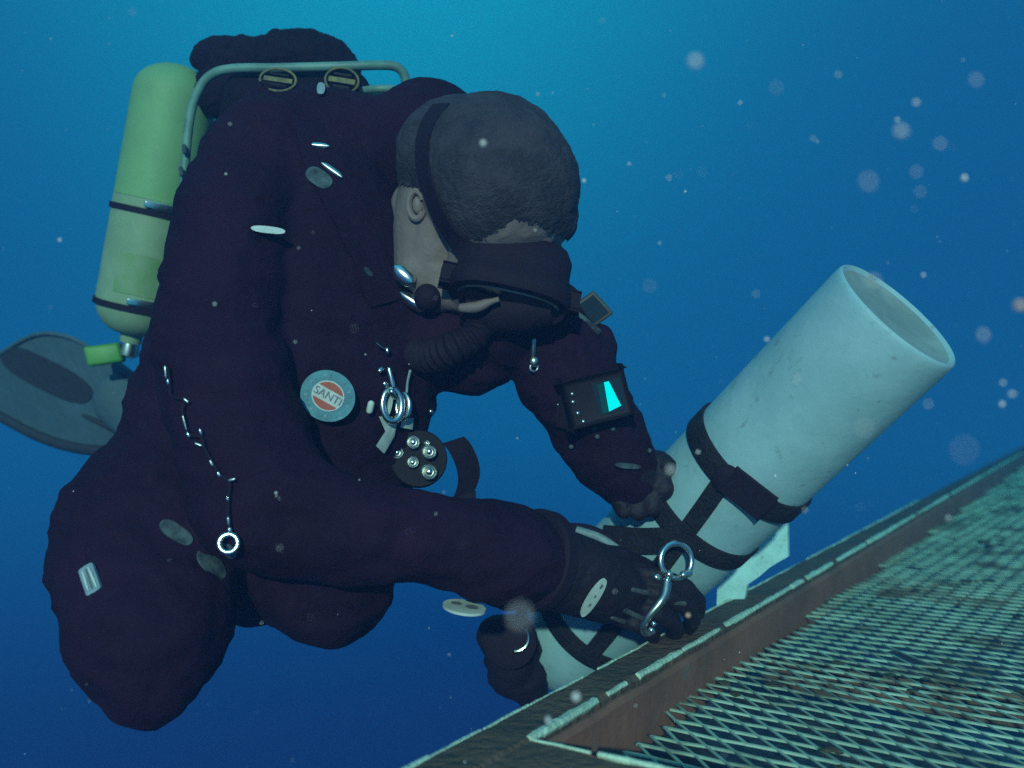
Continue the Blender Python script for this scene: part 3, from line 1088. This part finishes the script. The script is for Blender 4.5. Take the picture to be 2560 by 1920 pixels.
# strap hanging free between body and arm
strap_pts = [at(1132, 1100, 1.2), at(1150, 1120, 1.2), at(1168, 1160, 1.2), at(1172, 1200, 1.2), at(1158, 1240, 1.2)]
dang = thing('hanging_strap', 'loose black strap end hanging between chest and near forearm of the diver', 'strap', strap_pts[-1])
vs, fs = [], []
sp = arc(strap_pts, 6)
for i, p in enumerate(sp):
    s = Vector((0.013, 0.004, 0.004))
    vs += [p - s, p + s, p + s + Vector((0, 0.003, 0)), p - s + Vector((0, 0.003, 0))]
for i in range(len(sp) - 1):
    for k in range(4):
        fs.append((i * 4 + k, i * 4 + (k + 1) % 4, (i + 1) * 4 + (k + 1) % 4, (i + 1) * 4 + k))
fs += [(0, 1, 2, 3), tuple((len(sp) - 1) * 4 + k for k in (3, 2, 1, 0))]
MB().add(vs, fs).build('webbing', M['pad'], dang)
MB().box(sp[-1] + Vector((0, 0, -0.004)), Vector((0.015, 0.003, 0.004)), Vector((0, 0.003, 0)), Vector((0, 0, 0.006)), 0.001).build('strap_end', M['rubber'], dang)

# pale bolt snap on the far upper arm
snap = thing('bolt_snap', 'single pale bolt snap hanging at the far upper arm of the diver', 'bolt snap', at(1338, 930, 1.17))
MB().capsule(P(1330, 848, 0.008), P(1335, 888, 0.008), 0.0036, 10).build('stem', M['steel_dull'], snap)
MB().sphere(P(1337, 902, 0.008), 0.0068, 2, (1, 0.8, 1.1)).build('swivel', M['steel_dull'], snap)
MB().torus(P(1338, 918, 0.008), Vector((0.3, -1, 0)), 0.0050, 0.0016, 20, 8).build('eye', M['steel_dull'], snap)

# ------------------------------------------------------------------ wrist computer with lit screen
comp = thing('wrist_computer', 'wrist computer with bright cyan lit screen on the far forearm', 'wrist computer', at(1500, 1060, 1.22))
l, n = surf(B_SUIT, 1485, 995)
n = (n + Vector((0.15, -1.2, 0.1))).normalized()
xa = (at(1560, 975, 1.2) - at(1420, 1010, 1.2)).normalized()
xa = (xa - xa.dot(n) * n).normalized()
ya = n.cross(xa)
if ya.z > 0:
    ya = -ya
k = l.y / F
cc = l + n * 0.012
MB().box(cc, xa * 78 * k, ya * 58 * k, n * 0.011, 0.006).build('housing', M['housing'], comp)


def scr(px_, py_, h):
    """point of the face plane of the computer under a pixel"""
    d = at(px_, py_, 1.0).normalized()
    t = (cc + n * h).dot(n) / d.dot(n)
    return d * t


MB().prism([scr(x, y, 0.0118) for x, y in ((1478, 958), (1550, 942), (1566, 1022), (1500, 1040))], -n * 0.002).build('screen', M['lens'], comp)
MB().prism([scr(x, y, 0.0122) for x, y in ((1494, 962), (1512, 957), (1520, 1030), (1508, 1034))], -n * 0.001).build('display_edge', M['screen_dim'], comp)
MB().prism([scr(x, y, 0.0126) for x, y in ((1510, 956), (1522, 953), (1553, 1014), (1523, 1029))], -n * 0.001).build('lit_display', M['screen_glow'], comp)
for x, y in ((1430, 985), (1432, 1005), (1444, 1033), (1458, 1054)):
    MB().sphere(scr(x, y, 0.011), 0.0032, 2).build('button', M['steel_dull'], comp)
ribbon(B_SUIT, [(1395, 1030), (1440, 1040), (1500, 1020), (1560, 985)], 0.034, 0.004, 0.002).build('arm_strap', M['rubber'], comp)
plate_on(1565, 1163, 74, 13, 8, M['dim_patch'], 'cuff_edge', person, lift=0.006)
for x, y in ((1485, 1070), (1493, 1090), (1530, 1072), (1430, 1115), (1277, 775), (1620, 1127)):
    l, n = surf(B_SUIT, x, y)
    MB().sphere(l + n * 0.002, 0.0032, 2).build('snap_stud', M['dim_patch'], person)

# small square gauge on the outside of the far arm
gauge = thing('square_gauge', 'small dark square gauge standing out from the far upper arm', 'gauge', at(1480, 830, 1.27))
gx = (at(1530, 776, 1.27) - at(1476, 716, 1.27)).normalized()
gy = (at(1430, 752, 1.27) - at(1480, 716, 1.27)).normalized()
gz = gx.cross(gy).normalized()
MB().box(at(1482, 774, 1.27), gx * 0.0195, gy * 0.0165, gz * 0.010, 0.003).build('housing', M['box_brown'], gauge)
MB().box(at(1482, 774, 1.27) - gz * 0.0102 * (1 if gz.y > 0 else -1), gx * 0.015, gy * 0.012, gz * 0.0008).build('dial', M['lens'], gauge)
MB().tube(arc([at(1428, 778, 1.25), at(1460, 800, 1.24), at(1497, 832, 1.245)], 6), 0.0045, 8).build('bracket', M['dim_patch'], gauge)

# ------------------------------------------------------------------ rebreather on the back
reb = thing('rebreather', 'black back-mounted rebreather with steel tube frame behind the shoulders', 'rebreather', at(640, 900, 1.5))
cover = blob('cover', [
    [(640, 290, 1.44, 92, .8), (720, 270, 1.44, 90, .8), (845, 272, 1.44, 84, .8)],
    [(625, 335, 1.45, 75), (570, 480, 1.46, 90), (500, 800, 1.47, 90), (480, 1000, 1.47, 90)],
    [(850, 260, 1.44, 85), (880, 380, 1.44, 80), (860, 800, 1.46, 110)],
    [(615, 245, 1.43, 60), (760, 240, 1.43, 60), (868, 240, 1.43, 58)],
    [(650, 500, 1.46, 170), (650, 900, 1.47, 190)],
], 0.006, 4, wrinkle=0.003, wscale=16)
cov = obj('cover', cover, M['pad'], reb)
B_COV = bvh_of(cover, suit_me)
tub = arc([at(452, 560, 1.42), at(462, 420, 1.415), at(474, 300, 1.41), at(492, 235, 1.405), at(525, 190, 1.40), at(580, 172, 1.395), at(700, 170, 1.39), at(850, 166, 1.39),
           at(950, 163, 1.40), at(992, 168, 1.405), at(1012, 192, 1.41), at(1016, 240, 1.415), at(1018, 330, 1.42)], 12)
MB().tube(tub, 0.0066, 14).build('tube_frame', M['frame'], reb)
MB().tube(arc([at(905, 226, 1.41), at(950, 222, 1.40), at(985, 224, 1.405), at(1010, 240, 1.41)], 8), 0.0055, 12).build('cross_tube', M['frame'], reb)
MB().prism([at(918, 232, 1.415), at(975, 230, 1.415), at(970, 262, 1.415), at(925, 262, 1.415)], Vector((0, 0.004, 0))).build('bracket', M['pale'], reb)
# folded air cell that bulges over the frame
wing = blob('air_cell', [
    [(505, 145, 1.53, 30), (530, 142, 1.53, 44), (575, 142, 1.53, 52), (640, 145, 1.53, 52), (690, 142, 1.53, 54)],
    [(690, 120, 1.52, 40), (690, 88, 1.52, 15)],
    [(690, 145, 1.52, 58), (760, 140, 1.52, 66), (820, 158, 1.53, 62), (860, 185, 1.53, 45)],
    [(560, 230, 1.54, 70), (800, 230, 1.54, 80)],
], 0.004, 3, wrinkle=0.0035, wscale=34, fine=0.001, fscale=120)
obj('air_cell', wing, M['pad'], reb)


def emblem(x, y, w, h, ang, gap=None):
    l_, n_ = surf(B_COV, x, y)
    n_ = (n_ * 0.4 + Vector((0.0, -1, 0.1))).normalized()
    k_ = l_.y / F
    a = math.radians(ang)
    xd = Vector((math.cos(a), 0, -math.sin(a)))
    xd = (xd - xd.dot(n_) * n_).normalized()
    yd = xd.cross(n_) * -1
    if yd.z < 0:
        yd = -yd
    c = l_ + n_ * 0.012
    pts = []
    g0, g1_ = gap or (0, 0)
    for q in range(49):
        t = math.radians(g1_ + (360 - (g1_ - g0)) * q / 48)
        pts.append(c + xd * w * k_ / 2 * math.cos(t) + yd * h * k_ / 2 * math.sin(t))
    e = MB().tube(pts, 0.0016, 8).build('emblem', M['gold'], cov)
    e['label'] = 'round gold outlined emblem with a bar across'
    MB().box(c, xd * w * k_ * 0.40, yd * h * k_ * 0.10, n_ * 0.0008).build('emblem_bar', M['gold'], e)
    for s in (-1, 1):
        MB().box(c + yd * s * h * k_ * 0.24 + n_ * 0.0002, xd * w * k_ * 0.26, yd * h * k_ * 0.045, n_ * 0.0006).build('emblem_bar', M['housing'], e)


emblem(700, 214, 90, 64, 10, (205, 250))
emblem(857, 211, 82, 66, 8)
plate_on(803, 230, 20, 34, 0, M['label_blue'], 'side_tag', cov, bvh=B_COV, lift=0.008, tilt=Vector((0, -1, 0)))
for x, y in ((460, 372), (452, 428), (345, 927)):
    l, n = surf(B_SUIT, x, y, 1.4)
    MB().capsule(at(x, y - 6, 1.40), at(x + 2, y + 8, 1.40), 0.0035, 8).build('frame_bolt', M['dim_patch'], reb)

# slim yellow gas cylinder, valve down, strapped to the frame
yc = thing('yellow_cylinder', 'slim yellow gas cylinder strapped upside down behind the diver', 'gas cylinder', at(335, 870, 1.58))
yt, yb = at(452, 162, 1.56), at(330, 835, 1.60)
ya_ = (yb - yt).normalized()
Ly = (yb - yt).length
Ry = 0.064
prof = []
for i in range(9):
    a = math.pi / 2 * i / 8
    prof.append((0.050 * (1 - math.cos(a)) if i else 0.0, Ry * math.sin(a)))
split = Ly * 0.50
prof_up = prof + [(split, Ry)]
MB().lathe(yt, ya_, prof_up + [(split, Ry * 0.6)], 40).build('shell', M['yellow'], yc)
low = [(split + 0.0005, Ry * 0.6), (split + 0.0005, Ry), (Ly - 0.055, Ry)]
for i in range(1, 8):
    a = math.pi / 2 * i / 8
    low.append((Ly - 0.055 + 0.055 * math.sin(a), Ry * (math.cos(a) * 0.72 + 0.28)))
low += [(Ly, 0.018), (Ly + 0.014, 0.016)]
MB().lathe(yt, ya_, low, 40).build('label_section', M['sticker'], yc)
for y0 in (0.545, 0.895):
    s0 = Ly * y0
    bd = MB().lathe(yt, ya_, [(s0 - 0.0045, Ry - 0.002), (s0 - 0.0045, Ry + 0.003), (s0 + 0.0045, Ry + 0.003), (s0 + 0.0045, Ry - 0.002)], 40, True).build('cam_band', M['rubber'], yc)
    bp = yt + ya_ * s0 + (Vector((0.42, -0.9, 0)).normalized()) * (Ry + 0.004)
    tb = Vector((0.9, 0.42, -0.15)).normalized()
    MB().box(bp, tb * 0.020, ya_ * 0.0052, tb.cross(ya_).normalized() * 0.0032, 0.0018).build('buckle', M['chrome'], bd)
MB().lathe(yt + ya_ * (Ly + 0.012), ya_, [(0, 0.014), (0.012, 0.016), (0.022, 0.016), (0.026, 0.010)], 20).build('valve', M['steel_dull'], yc)
uu, vv, ww = frame(ya_)
a_c = math.atan2((-vv).dot(Vector((0, 1, 0))), (-uu).dot(Vector((0, 1, 0))))
gv, gf = [], []
for i in range(7):
    for j in range(9):
        an = a_c + math.radians(-46 + 62 * j / 8)
        gv.append(yt + ya_ * (Ly * (0.70 + 0.145 * i / 6)) + (Ry + 0.0012) * (math.cos(an) * uu + math.sin(an) * vv))
for i in range(6):
    for j in range(8):
        gf.append((i * 9 + j, i * 9 + j + 1, (i + 1) * 9 + j + 1, (i + 1) * 9 + j))
MB().add(gv, gf).build('green_sticker', M['green_dim'], yc)
kc = yt + ya_ * (Ly + 0.030) + Vector((-0.034, -0.01, -0.004))
MB().box(kc, Vector((0.027, 0.004, 0.004)), Vector((-0.002, 0.014, 0)), Vector((-0.004, 0, 0.0155)), 0.005).build('valve_knob', M['green'], yc)

# ------------------------------------------------------------------ fin on the foot behind
fin = thing('swim_fin', 'grey rubber swim fin with dark slot at the far left', 'swim fin', at(330, 1060, 1.72))
fd = 1.80


def fp(x, y, lift=0.0):
    d_ = 1.66 + (330 - x) * 0.0006 + (y - 980) * 0.0002
    return at(x, y, d_) + Vector((0.0, -lift, lift * 0.3))


out = [(400, 985), (340, 935), (300, 905), (258, 886), (215, 858), (175, 840), (135, 831), (95, 834), (55, 848), (15, 872), (-30, 905), (-75, 940), (-95, 965), (-80, 990), (-40, 1015), (0, 1036), (50, 1064),
       (100, 1090), (150, 1108), (200, 1120), (260, 1128), (320, 1134), (400, 1130)]
blade = MB().prism([fp(x, y) for x, y in out], Vector((0.002, 0.009, -0.003))).build('blade', M['fin'], fin)
slot = []
for k in range(40):
    t = 2 * math.pi * k / 40
    cx, sy = math.cos(t), math.sin(t)
    lx = math.copysign(abs(cx) ** 0.7, cx) * 125
    ly_ = math.copysign(abs(sy) ** 0.8, sy) * 38
    ca, sa = math.cos(math.radians(27)), math.sin(math.radians(27))
    slot.append((118 + lx * ca - ly_ * sa, 940 + lx * sa + ly_ * ca))
MB().prism([fp(x, y, 0.004) for x, y in slot], Vector((0, 0.003, 0))).build('slot', M['fin_dark'], blade)
MB().tube(arc([fp(x, y + 4, 0.004) for x, y in ((-40, 1015), (0, 1036), (100, 1088), (200, 1118), (320, 1128))], 8), 0.010, 10).build('side_rail', M['fin_dark'], blade)
MB().tube(arc([fp(x, y, 0.004) for x, y in ((-60, 935), (15, 878), (95, 838), (175, 845), (258, 890), (340, 940))], 8), 0.004, 8).build('side_rail', M['fin'], blade)
MB().tube(arc([fp(x, y, 0.005) for x, y in ((210, 1040), (260, 1062), (330, 1095))], 8), [0.003 + 0.0003 * i for i in range(17)], 8).build('rib', M['fin_dark'], blade)
fpk = blob('foot_pocket', [[(300, 1000, 1.67, 70, .6), (360, 1040, 1.66, 80, .7), (430, 1080, 1.65, 85)]], 0.006, 4)
obj('foot_pocket', fpk, M['fin'], fin)

# ================================================================== STAGE CYLINDER
cyl = thing('stage_cylinder', 'pale grey diving cylinder with black strap harness leaning over the beam', 'gas cylinder', at(1385, 1720, 1.56))
TB, TN = at(2247, 783, 1.16), at(1340, 1680, 1.54)
te = (TN - TB).normalized()
TL = (TN - TB).length
TR = 0.0865
prof = [(0.016, 0.0003), (0.0155, 0.03), (0.013, 0.055), (0.008, 0.073), (0.003, 0.0800), (0.0005, 0.0818), (0.0, 0.0827), (0.0012, 0.0846), (0.004, 0.0858), (0.010, TR), (0.02, TR)]
for i in range(1, 12):
    prof.append((0.02 + (TL - 0.14) * i / 11, TR))
for i in range(1, 13):
    a = math.pi / 2 * i / 12
    prof.append((TL - 0.12 + 0.10 * math.sin(a), 0.020 + (TR - 0.020) * math.cos(a)))
prof.append((TL, 0.020))
mb = MB().lathe(TB, te, prof, 72)
tank_me = mb.mesh('shell')
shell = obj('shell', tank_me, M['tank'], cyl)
B_TANK = bvh_of(tank_me)
MB().lathe(TB, te, [(0.0150, 0.0003), (0.0145, 0.03), (0.0118, 0.055), (0.0068, 0.0720), (0.0042, 0.0785), (0.0060, 0.0785), (0.0085, 0.0720), (0.0140, 0.0553), (0.0165, 0.0003)], 64).build('base_recess', M['tank_base'], shell)


def axial(px_, py_):
    l_, n_ = cast(B_TANK, px_, py_)
    return (l_ - TB).dot(te)


def tank_band(s0, w, name, mat, th=0.003):
    pr = [(s0 - w / 2, TR - 0.001), (s0 - w / 2, TR + th), (s0 - w / 2 + 0.001, TR + th + 0.0006), (s0 + w / 2 - 0.001, TR + th + 0.0006), (s0 + w / 2, TR + th), (s0 + w / 2, TR - 0.001)]
    return MB().lathe(TB, te, pr, 64, True).build(name, mat, cyl)


sA, sB, sC = axial(1812, 1192), axial(1706, 1338), axial(1470, 1640)
print('bands', sA, sB, sC, TL)
bandA = tank_band(sA, 0.030, 'cam_band', M['webbing'], 0.0042)
tank_band(sB, 0.028, 'cam_band', M['webbing'])
tank_band(sC, 0.030, 'cam_band', M['webbing'])
# stubby buckle on the upper band
l, n = cast(B_TANK, 1818, 1196)
MB().lathe(l - n * 0.001, n, [(0, 0.006), (0, 0.018), (0.009, 0.017), (0.012, 0.012), (0.0125, 0.004)], 24).build('band_knob', M['rubber'], bandA)
l, n = cast(B_TANK, 1870, 1228)
tv = te.cross(n).normalized()
MB().box(l + n * 0.006, tv * 0.030, te * 0.017, n * 0.004, 0.002).build('cam_buckle', M['rubber'], bandA)
# axial strap and side straps
ribbon(B_TANK, [(1806, 1205), (1760, 1270), (1706, 1342)], 0.024, 0.003, 0.003).build('carry_strap', M['webbing'], cyl)
ribbon(B_TANK, [(1706, 1342), (1640, 1430), (1560, 1530), (1470, 1640)], 0.024, 0.003, 0.003).build('carry_strap', M['webbing'], cyl)
ribbon(B_TANK, [(1510, 1345), (1600, 1352), (1650, 1350), (1706, 1342)], 0.034, 0.003, 0.003).build('carry_strap', M['webbing'], cyl)

# hose hugging the shell just above the near glove
hp_ = arc([at(1440, 1325, 1.33), at(1500, 1345, 1.325), at(1560, 1385, 1.32), at(1600, 1418, 1.325), at(1650, 1450, 1.34)], 8)
MB().tube(hp_, 0.0058, 10).build('pale_hose', M['label_blue'], cyl)
MB().tube(arc([at(1420, 1320, 1.36), at(1470, 1325, 1.345), at(1530, 1350, 1.335), at(1580, 1375, 1.34)], 8), 0.0075, 10).build('low_pressure_hose', M['rubber'], cyl)

# steel ring and bolt snap at the hand
sn = thing('steel_ring_and_snap', 'shiny steel ring with long bolt snap in the near gloved hand', 'bolt snap', at(1620, 1590, 1.22))
rc = at(1690, 1402, 1.235)
MB().torus(rc, Vector((0.35, -1, 0.15)), 0.0215, 0.0038, 40, 12).build('ring', M['chrome'], sn)
MB().sphere(at(1672, 1436, 1.215), 0.0052, 3).build('swivel', M['chrome'], sn)
MB().sphere(at(1668, 1450, 1.213), 0.0044, 3).build('swivel', M['chrome'], sn)
MB().capsule(at(1708, 1437, 1.225), at(1722, 1433, 1.23), 0.0048, 12).build('gate_stud', M['chrome'], sn)
MB().capsule(at(1640, 1442, 1.22), at(1646, 1446, 1.22), 0.0040, 10).build('gate_stud', M['chrome'], sn)
MB().tube(arc([at(1667, 1456, 1.212), at(1662, 1485, 1.205), at(1647, 1510, 1.20), at(1622, 1540, 1.20), at(1608, 1568, 1.205), at(1616, 1584, 1.215), at(1634, 1578, 1.22)], 8), [0.0065 - 0.00006 * i for i in range(49)], 12).build('hook', M['steel_dull'], sn)
MB().sphere(at(1628, 1575, 1.200), 0.0042, 2).build('gate_stud', M['chrome'], sn)
MB().sphere(at(1634, 1559, 1.198), 0.0034, 2).build('gate_stud', M['chrome'], sn)

# valve and regulator at the neck of the cylinder
reg = thing('regulator', 'black regulator and valve at the low end of the grey cylinder', 'regulator', at(1290, 1760, 1.4))
MB().lathe(TN - te * 0.004, te, [(0, 0.012), (0, 0.021), (0.03, 0.021), (0.034, 0.024), (0.055, 0.024), (0.058, 0.012)], 28).build('valve_body', M['steel_dull'], reg)
rb = blob('second_stage', [
    [(1240, 1588, 1.40, 48), (1275, 1604, 1.40, 68, .8), (1296, 1622, 1.41, 56)],
    [(1275, 1685, 1.42, 56), (1308, 1694, 1.43, 58), (1330, 1735, 1.45, 40)],
    [(1250, 1650, 1.41, 40), (1280, 1660, 1.41, 55)],
], 0.004, 4, wrinkle=0.002, wscale=40)
obj('second_stage', rb, M['rubber'], reg)
MB().lathe(at(1276, 1604, 1.362), Vector((-0.1, -1, 0.1)), [(0, 0.025), (0.004, 0.036), (0.008, 0.036), (0.012, 0.028), (0.013, 0.004)], 32).build('purge_cover', M['rubber'], reg)
MB().torus(at(1288, 1594, 1.338), Vector((0.1, -1, 0.05)), 0.0185, 0.0024, 30, 8, -95, 40).build('trim_ring', M['chrome'], reg)
MB().tube(arc([at(1400, 1690, 1.48), at(1345, 1660, 1.45), at(1300, 1500, 1.42), at(1350, 1400, 1.40), at(1440, 1330, 1.37)], 10), 0.0075, 10).build('hose', M['rubber'], reg)

# ================================================================== MARINE SNOW
rnd = random.Random(11)
APERT = cam_data.lens / cam_data.dof.aperture_fstop / 1000.0
FOC = cam_data.dof.focus_distance


def fleck(mb, x, y, r, bright):
    """a fleck close to the lens: its distance follows from how far out of focus it lies"""
    inv = 1 / FOC + 2 * r / (APERT * F)
    d = max(0.11, 1 / inv)
    s = 2 * r / F * d * bright / 2
    mb.sphere(at(x, y, d), s, 1, (rnd.uniform(0.8, 1.2), 1, rnd.uniform(0.8, 1.2)))


near = MB()
for x, y, r, b in ((1738, 153, 20, .62), (2253, 328, 20, .55), (2243, 300, 8, .6), (2170, 455, 26, .42), (2411, 445, 9, .8), (2308, 688, 7, .85), (2457, 838, 19, .5), (2530, 985, 11, .7),
                   (2505, 1010, 9, .6), (2507, 957, 10, .5), (1990, 948, 14, .6), (2182, 703, 22, .5), (2160, 1072, 26, .4), (1300, 1540, 37, .50), (1440, 1742, 11, .95), (1208, 358, 8, .95),
                   (2410, 1125, 38, .22), (2350, 360, 18, .42), (2290, 256, 11, .5), (2440, 200, 20, .33), (2095, 187, 10, .5), (2033, 347, 9, .5), (1850, 257, 6, .6), (1672, 444, 8, .45),
                   (1917, 848, 7, .6), (2370, 1295, 9, .7), (1677, 1175, 14, .6), (2290, 430, 18, .3), (1940, 220, 20, .28), (2300, 480, 16, .3), (1345, 236, 5, .7), (2320, 1010, 14, .3),
                   (1890, 735, 11, .4), (1625, 715, 18, .3), (1745, 1130, 6, .8), (2012, 1275, 9, .4), (1370, 1800, 9, .9), (700, 1370, 10, .35)):
    fleck(near, x, y, r, b)
n_near = len(near.f)
spk = MB()
for x, y, s in ((1660, 238, .5), (1573, 410, .9), (1713, 479, .8), (1460, 452, 1.0), (1649, 608, .7), (1130, 90, .7), (150, 600, .9), (575, 310, .7), (565, 435, .9), (747, 620, .6), (537, 760, .8), (738, 855, .6),
                (1338, 575, .7), (1938, 1190, 1.0), (690, 1232, .8), (1090, 1285, .6), (1720, 1540, .7), (1162, 1905, .6), (1382, 232, .4), (2044, 354, .5), (1484, 312, .4), (1110, 1230, .5)):
    d = rnd.uniform(0.75, 0.98)
    spk.sphere(at(x, y, d), s * rnd.uniform(0.0011, 0.0016), 1)
for _ in range(420):
    x = rnd.uniform(-40, 2600)
    y = rnd.uniform(-40, 1960)
    d = rnd.uniform(0.5, 4.5)
    spk.sphere(at(x, y, d), rnd.uniform(0.00025, 0.00075) * (0.6 + 0.5 * d), 0)
orange = MB()
for x, y, r, b in ((2550, 763, 16, .75), (1720, 1538, 6, .9)):
    fleck(orange, x, y, r, b)
near.add(spk.v, spk.f)
snow_me = near.mesh('marine_snow')
n1 = len(snow_me.polygons)
near2 = MB().add(near.v, near.f)
near2.add(orange.v, orange.f)
snow_me = near2.mesh('marine_snow')
snow_me.materials.append(M['snow'])
snow_me.materials.append(M['snow2'])
for i, p in enumerate(snow_me.polygons):
    if i >= n1:
        p.material_index = 1
snow = bpy.data.objects.new('marine_snow', snow_me)
COL.objects.link(snow)
tag(snow, 'pale specks drifting in the blue water', 'particles', kind='stuff')

# ================================================================== THE WATER ITSELF
hz = MB().box(Vector((0, 3.4, 0)), Vector((8, 0, 0)), Vector((0, 5.2, 0)), Vector((0, 0, 6)))
hm = bpy.data.materials.new('sea_water')
hm.use_nodes = True
nt = hm.node_tree
nt.nodes.clear()
o_ = nt.nodes.new('ShaderNodeOutputMaterial')
sc_ = nt.nodes.new('ShaderNodeVolumeScatter')
sc_.inputs['Color'].default_value = (0.30, 0.50, 1.0, 1)
sc_.inputs['Density'].default_value = 0.066
sc_.inputs['Anisotropy'].default_value = 0.3
ab_ = nt.nodes.new('ShaderNodeVolumeAbsorption')
ab_.inputs['Color'].default_value = (0.52, 0.88, 0.93, 1)
ab_.inputs['Density'].default_value = 0.40
ad_ = nt.nodes.new('ShaderNodeAddShader')
nt.links.new(sc_.outputs[0], ad_.inputs[0])
nt.links.new(ab_.outputs[0], ad_.inputs[1])
nt.links.new(ad_.outputs[0], o_.inputs['Volume'])
haze = hz.build('haze', hm, None, smooth=False)
tag(haze, 'blue sea water filling the whole view', 'water', kind='stuff')
print('strands', cells)
